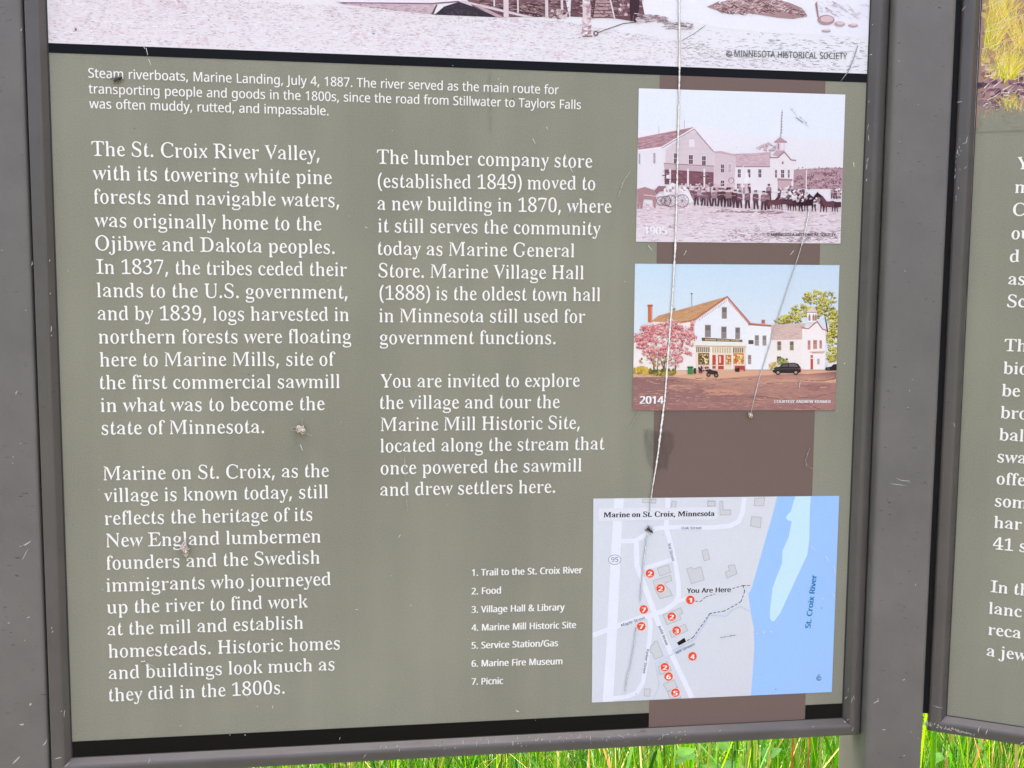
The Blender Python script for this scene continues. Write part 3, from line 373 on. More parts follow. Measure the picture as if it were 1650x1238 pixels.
def load_glyphs():
    ix = {c: i for i, c in enumerate(GLYPH_CHARS)}
    nb = len(GLYPH_CHARS)
    for ln in GLYPHS.strip("\n").split("\n"):
        key, d = ln[:2], ln[2:]
        v = [ix[d[i]] * nb + ix[d[i + 1]] - 600 for i in range(0, len(d), 2)]
        adv = v[0]; i = 1; cs = []
        while i < len(v):
            n = v[i] + 500; i += 1
            cs.append([(v[i + 2 * k], v[i + 2 * k + 1]) for k in range(n)]); i += 2 * n
        GLY[key] = (adv, cs, None)


load_glyphs()


def glyph(key):
    adv, cs, t = GLY[key]
    if t is None:
        cu = bpy.data.curves.new("glyph", 'CURVE'); cu.dimensions = '2D'; cu.fill_mode = 'FRONT'
        for c in cs:
            sp = cu.splines.new('POLY'); sp.points.add(len(c) - 1); sp.use_cyclic_u = True
            for q, p in zip(sp.points, c): q.co = (p[0] / 1000, p[1] / 1000, 0, 1)
        o = bpy.data.objects.new("glyph", cu)
        me = o.to_mesh()
        t = ([(v.co.x, v.co.y) for v in me.vertices], [tuple(p.vertices) for p in me.polygons])
        o.to_mesh_clear()
        bpy.data.objects.remove(o); bpy.data.curves.remove(cu)
        GLY[key] = (adv, cs, t)
    return adv / 1000, t


class Board:
    """a flat sign face: photo measurements -> positions on the face (metres along, metres up)"""
    def __init__(self, origin, angle):
        self.o = Vector(origin)                # sign axes: along, up, out
        self.a = Vector((math.cos(angle), 0, math.sin(angle)))
        self.n = Vector((-math.sin(angle), 0, math.cos(angle)))

    def at(self, x, y, off=0.0):
        d = RIGHT * ((x - 825) / F) + DOWN * ((y - 619) / F) + FWD
        k = ((self.o + self.n * off - EYE).dot(self.n)) / d.dot(self.n)
        p = EYE + d * k - self.o
        return (p.dot(self.a), p[1])


class Art:
    """collects flat printed shapes; later shapes lie a hair above earlier ones"""
    def __init__(self, board, z0=0.0004, dz=0.000023):
        self.b, self.z, self.dz = board, z0, dz
        self.v, self.f, self.c = [], [], []
        self.k = 0
        self.win = None                           # the picture's own outline: nothing is printed past it

    def up(self, n=1): self.z += self.dz * n

    def frame(self, quad):
        q = [self.b.at(*p) for p in quad]
        if sum(q[i - 1][0] * q[i][1] - q[i][0] * q[i - 1][1] for i in range(len(q))) < 0: q.reverse()
        self.win = q

    def raw(self, pts, cols):
        if self.win:
            for i in range(len(self.win)):
                a, b = self.win[i - 1], self.win[i]
                side = lambda p: (b[0] - a[0]) * (p[1] - a[1]) - (b[1] - a[1]) * (p[0] - a[0])
                ds = [side(p) for p in pts]
                if min(ds) >= 0: continue
                np_, nc = [], []
                for k in range(len(pts)):
                    p, q, d, e = pts[k - 1], pts[k], ds[k - 1], ds[k]
                    if (d < 0) != (e < 0):
                        t = d / (d - e)
                        np_.append((p[0] + (q[0] - p[0]) * t, p[1] + (q[1] - p[1]) * t))
                        nc.append(tuple(x + (y - x) * t for x, y in zip(cols[k - 1], cols[k])))
                    if e >= 0: np_.append(q); nc.append(cols[k])
                pts, cols = np_, nc
                if len(pts) < 3: return
        i = len(self.v)
        self.k = (self.k + 1) % 36                # neighbours of one layer never share a plane
        z = -self.z - self.k * 6e-7
        self.v += [(p[0], z, p[1]) for p in pts]
        self.f.append(tuple(range(i, i + len(pts))))
        self.c += cols

    def poly(self, pts, col, grad=None):
        q = [self.b.at(*p) for p in pts]
        ar = sum(q[i - 1][0] * q[i][1] - q[i][0] * q[i - 1][1] for i in range(len(q)))
        cols = [ink(c) for c in grad] if grad else [ink(col)] * len(q)
        if ar < 0: q.reverse(); cols.reverse()
        self.raw(q, cols)

    def rect(self, x0, y0, x1, y1, col): self.poly([(x0, y0), (x1, y0), (x1, y1), (x0, y1)], col)

    def stroke(self, p, q, w, col, w2=None):
        w2 = w if w2 is None else w2
        dx, dy = q[0] - p[0], q[1] - p[1]; L = math.hypot(dx, dy) or 1e-6
        nx, ny = -dy / L * .5, dx / L * .5
        self.poly([(p[0] + nx * w, p[1] + ny * w), (q[0] + nx * w2, q[1] + ny * w2), (q[0] - nx * w2, q[1] - ny * w2), (p[0] - nx * w, p[1] - ny * w)], col)

    def path(self, pts, w, col, close=False):
        """one ribbon with mitred bends"""
        n = len(pts); L = []; R = []
        for i in range(n):
            a = pts[i - 1] if (i or close) else None
            b = pts[(i + 1) % n] if (i < n - 1 or close) else None
            p = pts[i]; ds = []
            for s, t in ((a, p), (p, b)):
                if s is None or t is None: continue
                d = (t[0] - s[0], t[1] - s[1]); l = math.hypot(*d) or 1e-6; ds.append((d[0] / l, d[1] / l))
            if len(ds) == 1: ds *= 2
            m = (ds[0][0] + ds[1][0], ds[0][1] + ds[1][1]); l = math.hypot(*m) or 1e-6; m = (m[0] / l, m[1] / l)
            k = w / 2 / max(.5, m[0] * ds[0][0] + m[1] * ds[0][1])
            L.append((p[0] - m[1] * k, p[1] + m[0] * k)); R.append((p[0] + m[1] * k, p[1] - m[0] * k))
        for i in range(n if close else n - 1):
            j = (i + 1) % n
            self.poly([L[i], L[j], R[j], R[i]], col)

    def disc(self, x, y, rx, col, ry=None, n=20):
        ry = ry or rx
        self.poly([(x + rx * math.cos(2 * math.pi * k / n), y + ry * math.sin(2 * math.pi * k / n)) for k in range(n)], col)

    def text(self, s, p, q, size, col, font='N', bold=0.0, fit=True, track=0.0):
        """one line of type from baseline start p to baseline end q (photo measures), em = size metres"""
        a, b = Vector(self.b.at(*p)), Vector(self.b.at(*q))
        d = b - a; L = d.length; d /= L; nrm = Vector((-d.y, d.x))
        x = 0.0; put = []
        for i, ch in enumerate(s):
            if ch == ' ': x += .165 if font == 'S' else .208; continue
            adv, t = glyph(font + ch)
            put.append((x, t)); x += adv + track - (.016 if font == 'S' else 0)
        x0 = min(v[0] for v in put[0][1][0]) + put[0][0]
        x1 = max(v[0] for v in put[-1][1][0]) + put[-1][0]
        sx = L / (x1 - x0) if fit else size
        self.last = sx / size
        reps = (0.0,) if not bold else (-bold, -bold / 3, bold / 3, bold)
        for gx, (vs, fs) in put:
            for k, e in enumerate(reps):
                i = len(self.v)
                for vx, vy in vs:
                    pt = a + d * ((vx + gx - x0 + e) * sx) + nrm * (vy * size)
                    self.v.append((pt.x, -self.z - k * .000004, pt.y)); self.c.append(ink(col))
                self.f += [tuple(i + j for j in f) for f in fs]

    def build(self, name, parent, mat=None):
        me = bpy.data.meshes.new(name)
        me.from_pydata(self.v, [], self.f)
        at = me.color_attributes.new("Col", 'FLOAT_COLOR', 'POINT')
        flat = []
        for c in self.c: flat += c
        at.data.foreach_set("color", flat)
        me.update()
        # every face looks outwards
        return link(name, me, mat or m_print, parent)


rnd = random.Random(7)


def jit(c, a): 
    k = rnd.uniform(-a, a)
    return tuple(v + k + rnd.uniform(-a, a) * .25 for v in c)


MAIN = Board((0, 0, 0), 0.0)
BEND = math.radians(30)
SIDE = Board((0.8582, 0, 0.0272), BEND)

# ------------------------------------------------------------------ the ground
m_soil, nt, bs = new_mat("soil_and_thatch")
tc = node(nt, "ShaderNodeTexCoord"); a = node(nt, "ShaderNodeTexNoise", Scale=3.0, Detail=8.0)
nt.links.new(tc.outputs["Object"], a.inputs["Vector"])
cr = node(nt, "ShaderNodeValToRGB")
cr.color_ramp.elements[0].position = .35; cr.color_ramp.elements[0].color = (.022, .04, .010, 1)
cr.color_ramp.elements[1].position = .65; cr.color_ramp.elements[1].color = (.055, .10, .022, 1)
nt.links.new(a.outputs[0], cr.inputs[0]); nt.links.new(cr.outputs[0], bs.inputs["Base Color"])
bs.inputs["Roughness"].default_value = .9
g = []
gf = []
GN = 40
for j in range(GN + 1):
    for i in range(GN + 1):
        t = lambda k: math.copysign(abs(k / GN * 2 - 1) ** 3 * 400, k - GN / 2)
        x, y = t(i), t(j)
        g.append((x, y, .03 * math.sin(x * .9 + 1) * math.cos(y * .7) - .03))
for j in range(GN):
    for i in range(GN):
        k = j * (GN + 1) + i
        gf.append((k, k + 1, k + GN + 2, k + GN + 1))
tag(mesh_obj("ground", g, gf, m_soil), "grassy ground under the tall grass behind the signs", "ground", kind="structure")

m_added_asphalt, nt, bs = new_mat("added_asphalt")  # unseen asphalt, added to cut green bounce and darken the boards' reflections
tc = node(nt, "ShaderNodeTexCoord"); a = node(nt, "ShaderNodeTexVoronoi", Scale=90.0); b = node(nt, "ShaderNodeTexNoise", Scale=2.0, Detail=6.0)
nt.links.new(tc.outputs["Object"], a.inputs["Vector"]); nt.links.new(tc.outputs["Object"], b.inputs["Vector"])
cr = node(nt, "ShaderNodeValToRGB")
cr.color_ramp.elements[0].color = (.030, .027, .024, 1); cr.color_ramp.elements[1].color = (.065, .058, .050, 1)
mm = node(nt, "ShaderNodeMix"); mm.inputs[0].default_value = .5
nt.links.new(a.outputs["Color"], mm.inputs[2]); nt.links.new(b.outputs[0], mm.inputs[3]); nt.links.new(mm.outputs[0], cr.inputs[0])
nt.links.new(cr.outputs[0], bs.inputs["Base Color"]); bs.inputs["Roughness"].default_value = .9
pv, pf = [], []
for i in range(41):
    x = -12 + i * .6
    w = .12 * math.sin(x * 1.7)
    pv += [(x, -.45 + w * .3, .035), (x, -9.5 + w, .035)]
for i in range(40): pf.append((2 * i, 2 * i + 1, 2 * i + 3, 2 * i + 2))
tag(mesh_obj("path", pv, pf, m_added_asphalt), "unseen asphalt added in front of the signs to cut green bounce", "path", kind="structure")

# ------------------------------------------------------------------ sign frames, boards, posts
PROFILE = [(0.0, -0.004), (0.0, 0.0006), (0.0042, 0.0072), (0.0052, 0.0080), (0.0064, 0.0085), (0.0080, 0.0085), (0.0142, 0.0074),
           (0.0158, 0.0066), (0.0165, 0.0050), (0.0165, -0.020), (0.0, -0.020)]


def frame_mesh(x0, y0, x1, y1):
    vs, fs = [], []
    corners = [(x0, y0, -1, -1), (x1, y0, 1, -1), (x1, y1, 1, 1), (x0, y1, -1, 1)]
    n = len(PROFILE)
    for k in range(4):
        a, b = corners[k], corners[(k + 1) % 4]
        horizontal = k % 2 == 0
        s = len(vs)
        for c, sg in ((a, 1), (b, -1)):
            for d, z in PROFILE:
                x, y = c[0] + c[2] * d, c[1] + c[3] * d
                if horizontal: x += sg * .00012 * 1
                else: y += sg * .00012 * 1 * (1 if k == 1 else -1)
                vs.append((x, -z, y))
        for i in range(n):
            j = (i + 1) % n
            fs.append((s + i, s + j, s + n + j, s + n + i))
        fs.append(tuple(s + i for i in range(n))[::-1]); fs.append(tuple(s + n + i for i in range(n)))
    return vs, fs


def box(vs, fs, x0, x1, y0, y1, z0, z1):
    s = len(vs)
    vs += [(x0, y0, z0), (x1, y0, z0), (x1, y1, z0), (x0, y1, z0), (x0, y0, z1), (x1, y0, z1), (x1, y1, z1), (x0, y1, z1)]
    fs += [(s + a, s + b, s + c, s + d) for a, b, c, d in ((0, 3, 2, 1), (4, 5, 6, 7), (0, 1, 5, 4), (1, 2, 6, 5), (2, 3, 7, 6), (3, 0, 4, 7))]


def fix_normals(o):
    import bmesh
    bm = bmesh.new(); bm.from_mesh(o.data)
    bmesh.ops.recalc_face_normals(bm, faces=bm.faces)
    bm.to_mesh(o.data); bm.free(); o.data.update()


def scuffs(name, spots, parent, col=None):
    """little bare-metal chips: thin raised slivers lying on a face; spots = (p, axis u, axis v, length, width, angle)"""
    vs, fs = [], []
    for p, u, v, L, w, an in spots:
        ca, sa = math.cos(an), math.sin(an)
        nrm = u.cross(v).normalized()
        k = 6; s = len(vs)
        bend = rnd.uniform(-.25, .25)
        ring = []
        for i in range(k):
            t = i / (k - 1) - .5
            ww = w * (1 - abs(t * 2) ** 2 * .85) * rnd.uniform(.6, 1.1)
            for sgn in (1, -1):
                lx, ly = t * L, bend * L * (t * t * 4 - 1) * .5 + sgn * ww / 2
                q = p + u * (lx * ca - ly * sa) + v * (lx * sa + ly * ca)
                vs.append(q + nrm * .00022)
        for i in range(k - 1):
            fs.append((s + 2 * i, s + 2 * i + 1, s + 2 * i + 3, s + 2 * i + 2))
    return mesh_obj(name, vs, fs, col or m_scuff, parent)


main = empty("information_sign", (0, 0, BASE_Z))
tag(main, "large olive sign with two columns of white text, photographs and a street map", "sign")
TOP = 1.08
X0, X1, Y0 = -0.0005, 0.7603, -0.0157
vs, fs = frame_mesh(X0, Y0, X1, TOP)
main_frame = mesh_obj("frame", vs, fs, m_frame, main); fix_normals(main_frame)


def board_box(x0, y0, x1, y1):
    vs = [(x0, 0, y0), (x1, 0, y0), (x1, 0, y1), (x0, 0, y1), (x0, .006, y0), (x1, .006, y0), (x1, .006, y1), (x0, .006, y1)]
    return vs, [(0, 1, 2, 3), (5, 4, 7, 6), (4, 5, 1, 0), (6, 7, 3, 2), (5, 6, 2, 1), (7, 4, 0, 3)]


vs, fs = board_box(X0 - .012, Y0 - .012, X1 + .012, TOP + .012)
# the board sits in the frame's rebate: keep it clear of the moulding
vs = [(x * 1.0 if False else min(max(x, X0 + .0002), X1 - .0002), y, min(max(z, Y0 + .0002), TOP - .0002)) for x, y, z in vs]
main_board = mesh_obj("board", vs, fs, m_board, main)



def edge_shade(x0, x1, y0, y1, parent):  # thin black strips painting the shade where board meets frame
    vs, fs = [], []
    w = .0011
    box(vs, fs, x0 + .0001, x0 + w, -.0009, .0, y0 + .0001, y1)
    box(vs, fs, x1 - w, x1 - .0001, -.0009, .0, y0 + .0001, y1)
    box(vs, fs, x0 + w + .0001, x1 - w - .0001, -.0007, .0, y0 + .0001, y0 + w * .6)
    return mesh_obj("edge_shade", vs, fs, m_shade, parent)


edge_shade(X0, X1, Y0, TOP - .001, main_frame)
side = empty("information_sign", (SIDE.o[0], -SIDE.o[2], BASE_Z), -BEND)
tag(side, "olive sign at the right edge with a yellow grass photograph above cut-off white text", "sign")
SX0, SX1, SY0 = -0.0002, 0.7600, -0.0066
vs, fs = frame_mesh(SX0, SY0, SX1, TOP)
side_frame = mesh_obj("frame", vs, fs, m_frame, side); fix_normals(side_frame)
vs, fs = board_box(SX0 + .0002, SY0 + .0002, SX1 - .0002, TOP - .0002)
side_board = mesh_obj("board", vs, fs, m_board, side)
edge_shade(SX0, SX1, SY0, TOP - .001, side_frame)


def post(name, plan, z0, z1, label, parts=True):
    """extruded post; plan = outline in world x, y round the base, corners rounded"""
    rad, seg = .005, 4
    out = []
    n = len(plan)
    for i in range(n):
        p, a, b = Vector(plan[i]), Vector(plan[i - 1]), Vector(plan[(i + 1) % n])
        da, db = (a - p).normalized(), (b - p).normalized()
        p0, p1 = p + da * rad, p + db * rad
        for k in range(seg + 1):
            t = k / seg
            out.append(p0 * (1 - t) ** 2 + p * (2 * t * (1 - t)) + p1 * t * t)
    cen = sum(out, Vector((0, 0))) / len(out)
    root = empty(name, (cen.x, cen.y, 0))
    vs = [(q.x - cen.x, q.y - cen.y, z) for z in (z0, z1) for q in out]
    m = len(out)
    fs = [(i, (i + 1) % m, m + (i + 1) % m, m + i) for i in range(m)]
    o = mesh_obj("tube", vs, fs, m_post, root)
    fix_normals(o)
    for p in o.data.polygons: p.use_smooth = True
    cap = [(q.x - cen.x + (q.x - cen.x) * .06, q.y - cen.y + (q.y - cen.y) * .06, z) for z in (z1, z1 + .012) for q in out]
    fc = fs + [tuple(range(m))[::-1], tuple(range(m, 2 * m))]
    c = mesh_obj("cap", cap, fc, m_frame, root); fix_normals(c)
    tag(root, label, "post")
    return root, cen


c15, s15 = math.cos(BEND / 2), math.sin(BEND / 2)
pl = Vector((0.7776, -0.018))                    # front corners of the middle post, world x, y
pr = pl + Vector((c15, -s15)) * .0552
mid_post, mid_c = post("sign_post", [pl, pr, pr + Vector((.30, .954)) * .066, pl + Vector((.03, .9995)) * .066], -.3, 2.25,
                       "dark bronze square post standing between the two olive signs")
ql = Vector((-0.0186, -0.006))
qr = ql + Vector((-1.0, 0.0)) * .0552
left_post, left_c = post("sign_post", [ql, ql + Vector((0, 1)) * .066, qr + Vector((0, 1)) * .066, qr], -.3, 2.25,
                         "dark bronze square post along the left edge of the two-column sign")

# black strips filling the frame-to-post gaps, coloured as the shade in them


vs, fs = [], []
box(vs, fs, X1 + .0166, X1 + .030, .008, .019, Y0 - .004, TOP)
mesh_obj("gap_shade_strip", vs, fs, m_shade, main)
vs, fs = [], []
box(vs, fs, X0 - .030, X0 - .0166, .008, .019, Y0 - .004, TOP)
mesh_obj("gap_shade_strip", vs, fs, m_shade, main)
vs, fs = [], []
box(vs, fs, SX0 - .030, SX0 - .0166, .008, .019, SY0 - .004, TOP)
mesh_obj("gap_shade_strip", vs, fs, m_shade, side)
WHITE = (255, 253, 246)


def cc(x0, y0, s): return lambda x, y: (x0 + x / s, y0 + y / s)


def speckle(art, f, n, quad, length, w, cols, slope=0.0, dens=None, ja=10):
    """many short strokes scattered over a four-sided patch"""
    for _ in range(n):
        u, v = rnd.random(), rnd.random()
        if dens and rnd.random() > dens(u, v): continue
        a = [quad[0][k] * (1 - u) + quad[1][k] * u for k in (0, 1)]
        b = [quad[3][k] * (1 - u) + quad[2][k] * u for k in (0, 1)]
        x, y = a[0] * (1 - v) + b[0] * v, a[1] * (1 - v) + b[1] * v
        L = rnd.uniform(*length); an = slope + rnd.gauss(0, .12)
        ww = rnd.uniform(*w)
        art.stroke(f(x - L / 2, y - L / 2 * an), f(x + L / 2, y + L / 2 * an), ww, jit(rnd.choice(cols), ja), ww * .4)


def blobs(art, f, n, cx, cy, rx, ry, size, cols, ja=14, shape=None):
    for _ in range(n):
        while True:
            u, v = rnd.uniform(-1, 1), rnd.uniform(-1, 1)
            if u * u + v * v < 1: break
        x, y = cx + u * rx, cy + v * ry
        if shape and not shape(x, y): continue
        s = rnd.uniform(*size); a0 = rnd.random() * 6
        k = rnd.randint(4, 6)
        art.poly([f(x + s * rnd.uniform(.5, 1) * math.cos(a0 + i * 6.283 / k), y + s * rnd.uniform(.5, 1) * math.sin(a0 + i * 6.283 / k)) for i in range(k)], jit(rnd.choice(cols), ja))


def crown(art, f, n, cx, cy, rx, ry, cols, shape=None, clump=(12, 26), dot=(2.5, 7), per=26):
    """printed foliage: overlapping leaf clumps, each darker underneath and lighter on top; cols run dark to light"""
    cl = []
    while len(cl) < n:
        u, v = rnd.uniform(-1, 1), rnd.uniform(-1, 1)
        if u * u + v * v < 1: cl.append((cx + u * rx, cy + v * ry, rnd.uniform(*clump)))
    for x0, y0, r in sorted(cl, key=lambda c: rnd.random()):
        tone = rnd.uniform(-.18, .18)
        for _ in range(per):
            a, q = rnd.random() * 6.283, r * rnd.random() ** .5 * rnd.uniform(.7, 1.15)
            x, y = x0 + q * math.cos(a), y0 + q * math.sin(a) * .8
            if shape and not shape(x, y): continue
            t = .5 - .55 * math.sin(a) * q / r + tone + rnd.gauss(0, .16)
            c = cols[max(0, min(len(cols) - 1, int(t * len(cols))))]
            s = rnd.uniform(*dot); k = rnd.randint(3, 5); a0 = rnd.random() * 6
            art.poly([f(x + s * rnd.uniform(.4, 1.1) * math.cos(a0 + i * 6.283 / k), y + s * rnd.uniform(.4, 1) * math.sin(a0 + i * 6.283 / k)) for i in range(k)], jit(c, 9))
        if rnd.random() < .2: art.up(.12)


def copyright_mark(art, x, y, r, col, tilt=0.0):
    art.path([(x + r * math.cos(2 * math.pi * k / 24), y + r * math.sin(2 * math.pi * k / 24)) for k in range(24)], r * .2, col, close=True)
    art.path([(x + r * .5 * math.cos(t), y + r * .5 * math.sin(t)) for t in [math.radians(d) for d in range(45, 320, 22)]], r * .24, col)


# ------------------------------------------------------------------ main sign: stripes and band
art = Art(MAIN)
art.z = .0003
hb = MAIN.at(735, 94.5)[1]                                 # top of the upper stripe (board line)
hb2 = MAIN.at(735, 108)[1]


def strip(art, xa, xb, ya, yb, col): art.raw([(xa, ya), (xb, ya), (xb, yb), (xa, yb)], [ink(col)] * 4)


st_top = MAIN.at(76, 69.6)[1]; st_bot = MAIN.at(78, 85.2)[1]
E0, E1 = X0 + .0004, X1 - .0004
strip(art, E0, E1, st_bot, st_top, (6, 7, 9))
art.build("black_stripe", main_board)
art = Art(MAIN); art.z = .0003
bx0, bx1 = MAIN.at(1063, 125)[0], MAIN.at(1330, 132)[0]
cx0, cx1 = MAIN.at(1045.5, 1160)[0], MAIN.at(1297, 1150)[0]
lo = Y0 + .0004
strip(art, E0, cx0, lo, 0.0, (3, 4, 4))
strip(art, cx1, E1, lo, 0.0, (3, 4, 4))
art.build("black_stripe", main_board)
art = Art(MAIN); art.z = .0003
art.raw([(cx0, lo), (cx1, lo), (bx1, st_bot), (bx0, st_bot)], [ink((121, 102, 95))] * 4)
art.build("brown_band", main_board)

# ------------------------------------------------------------------ main sign: text
BODY1 = [("The St. Croix River Valley,", 147.7, 251.3, 515, 258.7), ("with its towering white pine", 148.7, 290, 535, 297.3),
         ("forests and navigable waters,", 151, 328, 546.7, 334), ("was originally home to the", 151.7, 366, 518.3, 372),
         ("Ojibwe and Dakota peoples.", 154, 403.3, 539.3, 409.3), ("In 1837, the tribes ceded their", 155.7, 441.3, 559, 445.3),
         ("lands to the U.S. government,", 156.3, 479, 560, 481.5), ("and by 1839, logs harvested in", 157.7, 516, 562.5, 517.5),
         ("northern forests were floating", 159, 553.7, 566, 553), ("here to Marine Mills, site of", 161, 590.7, 540.7, 589.3),
         ("the first commercial sawmill", 161.7, 627.3, 548, 625.3), ("in what was to become the", 162.3, 664, 523.3, 661),
         ("state of Minnesota.", 164, 700.7, 425.7, 698)]
BODY2 = [("Marine on St. Croix, as the", 166.7, 774, 530, 768.7), ("village is known today, still", 167.3, 809.3, 529, 802.7),
         ("reflects the heritage of its", 168.8, 846, 503.2, 839), ("New England lumbermen", 171.2, 881.8, 517.2, 874),
         ("founders and the Swedish", 171.2, 918, 515.6, 908), ("immigrants who journeyed", 171.5, 953.7, 533.3, 943),
         ("up the river to find work", 172.5, 989.2, 496.5, 979), ("at the mill and establish", 173.5, 1024.3, 489, 1013),
         ("homesteads. Historic homes", 174.9, 1060, 547.6, 1046.3), ("and buildings look much as", 175.5, 1094.8, 539, 1080),
         ("they did in the 1800s.", 176.5, 1130.3, 458.7, 1117.6)]
BODY3 = [("The lumber company store", 607.3, 264, 954.3, 270.7), ("(established 1849) moved to", 609, 302.7, 959, 306.5),
         ("a new building in 1870, where", 608.3, 338.7, 985, 343.3), ("it still serves the community", 609, 374.5, 967.3, 379),
         ("today as Marine General", 609.3, 411, 925.7, 414.7), ("Store. Marine Village Hall", 610, 447, 940.7, 450.3),
         ("(1888) is the oldest town hall", 611.7, 483, 967.3, 485.3), ("in Minnesota still used for", 610.7, 519.3, 942.7, 520.3),
         ("government functions.", 611.7, 554.7, 895, 554.7)]
BODY4 = [("You are invited to explore", 612.3, 624.7, 934, 623.3), ("the village and tour the", 612.7, 659.3, 901.7, 657.7),
         ("Marine Mill Historic Site,", 613.3, 694.7, 934, 691.3), ("located along the stream that", 612.7, 729, 974, 724.7),
         ("once powered the sawmill", 613.3, 764.7, 937.3, 759.7), ("and drew settlers here.", 612.7, 799.3, 894.3, 794)]
for blk in (BODY1, BODY2, BODY3, BODY4):
    art = Art(MAIN); art.z = .0004
    for s, xa, ya, xb, yb in blk: art.text(s, (xa, ya), (xb, yb), .0285, WHITE, 'S'); print("fit", round(art.last, 3), s)
    art.build("text_paragraph", main_board)
art = Art(MAIN); art.z = .0004
for s, xa, ya, xb, yb in [("Steam riverboats, Marine Landing, July 4, 1887. The river served as the main route for", 142.7, 125.3, 900, 152.3),
                          ("transporting people and goods in the 1800s, since the road from Stillwater to Taylors Falls", 143.3, 150.7, 935.7, 176.3),
                          ("was often muddy, rutted, and impassable.", 144.3, 174.7, 529.3, 186.3)]:
    art.text(s, (xa, ya), (xb, yb), .0172, WHITE, 'N', bold=.006); print("fit", round(art.last, 3), s)
art.build("photo_caption", main_board)
art = Art(MAIN); art.z = .0004
for s, xa, ya, xb, yb in [("1. Trail to the St. Croix River", 760.6, 928, 937.8, 923.6), ("2. Food", 760, 958, 806.8, 956.4),
                          ("3. Village Hall & Library", 760, 987.5, 909.4, 983.4), ("4. Marine Mill Historic Site", 760, 1016.6, 927.8, 1012),
                          ("5. Service Station/Gas", 760, 1045.3, 898.7, 1041.2), ("6. Marine Fire Museum", 760, 1074.4, 905.7, 1070.4), ("7. Picnic", 760, 1103.5, 810.1, 1102)]:
    art.text(s, (xa, ya), (xb, yb), .0138, WHITE, 'N', bold=.022); print("fit", round(art.last, 3), s)
art.build("map_legend", main_board)

# ------------------------------------------------------------------ the riverboat landing photograph (top)
art = Art(MAIN); art.z = .0003
yb = st_top
for i, (ca, cb) in enumerate([((235, 227, 230), (239, 233, 236)), ((238, 231, 234), (239, 236, 240)), ((239, 236, 240), (242, 241, 245))]):
    xa, xb = [E0 + (E1 - E0) * t for t in (i / 3, (i + 1) / 3)]
    art.raw([(xa, yb + .0001), (xb, yb + .0001), (xb, TOP - .0006), (xa, TOP - .0006)], [ink(ca), ink(cb), ink(cb), ink(ca)])
idn = lambda x, y: (x, y)
art.win = [(E0, st_top + .0001), (E1, st_top + .0001), (E1, TOP - .0006), (E0, TOP - .0006)]
art.up()
# rosy washes of the bare bank
for cx, cy, rx, ry, n in [(250, 10, 60, 14, 60), (180, 50, 70, 12, 35), (380, 40, 90, 16, 30), (130, 30, 50, 20, 25), (620, 62, 60, 10, 30), (740, 70, 90, 9, 40), (900, 86, 22, 8, 36), (1370, 12, 26, 16, 40), (330, 70, 60, 8, 25), (560, 55, 80, 12, 24), (850, 40, 60, 6, 14)]:
    blobs(art, idn, n, cx, cy, rx, ry, (2, 6), [(232, 214, 221), (235, 220, 227), (238, 226, 233), (229, 208, 216)], 4)
art.up()
quad = [(78, -40), (1398, 12), (1397, 117), (78, 67)]
Q2 = [(78, 0), (760, 24), (1397, 113), (80, 66)]
speckle(art, idn, 4200, [(79, -20), (900, 34), (1396, 116.5), (79, 67)], (2, 8), (.4, 1.2), [(222, 204, 212), (206, 184, 194), (228, 212, 220), (232, 218, 226), (196, 172, 182)], .05, None, 8)
speckle(art, idn, 700, [(79, -20), (900, 34), (1396, 116.5), (79, 67)], (1.2, 4), (.4, .9), [(150, 122, 132), (176, 150, 160), (130, 110, 118)], .06, None, 14)
speckle(art, idn, 1100, [(79, 0), (900, 80), (1396, 116), (79, 67)], (3, 12), (.8, 2), [(248, 244, 250), (244, 236, 243)], .05, None, 4)
speckle(art, idn, 420, [(1100, 62), (1398, 66), (1397, 116), (1100, 106)], (3, 9), (.5, 1.1), [(150, 150, 158), (176, 172, 182), (130, 126, 134)], .04, None, 12)
art.up()
# white water and sky glare on the right
art.poly([(1032, -12), (1398, -2), (1398, 60), (1250, 54), (1160, 46), (1110, 34), (1040, 30)], (243, 242, 252))
art.up()
speckle(art, idn, 50, [(1110, 46), (1398, 60), (1398, 74), (1110, 60)], (3, 8), (.5, 1), [(150, 148, 156), (200, 196, 206)], .05)
f3 = cc(500, 0, 3.667)
f4 = cc(900, 0, 3.173)
# hull, pale deck edge and the dark wedge under the landing stage
art.poly([f3(150, 12), f3(735, 28), f3(722, 88), f3(560, 70), f3(350, 44), f3(180, 26)], (206, 182, 190))
art.up()
speckle(art, f3, 90, [(180, 20), (735, 26), (722, 84), (340, 46)], (8, 24), (.6, 1.4), [(184, 150, 160), (220, 200, 206), (150, 116, 126)], .1)
art.up()
art.poly([f3(140, -16), f3(900, -26), f3(900, 6), f3(720, 20), f3(180, 14)], (240, 232, 240))
art.poly([f3(180, 14), f3(720, 19), f3(880, 6), f3(880, 14), f3(720, 27), f3(180, 20)], (140, 104, 112))
art.up()
art.poly([f3(722, 88), f3(740, 84), f3(790, 40), f3(880, 12), f3(960, 40), f3(1110, 104), f3(900, 95)], (58, 48, 58))
art.up()
speckle(art, f3, 120, [(760, 60), (880, 16), (1060, 96), (800, 88)], (8, 22), (.4, .8), [(84, 70, 80), (40, 32, 42), (104, 90, 98)], .35)
art.poly([f3(714, 86), f3(742, 28), f3(752, 28), f3(728, 86)], (110, 84, 92))
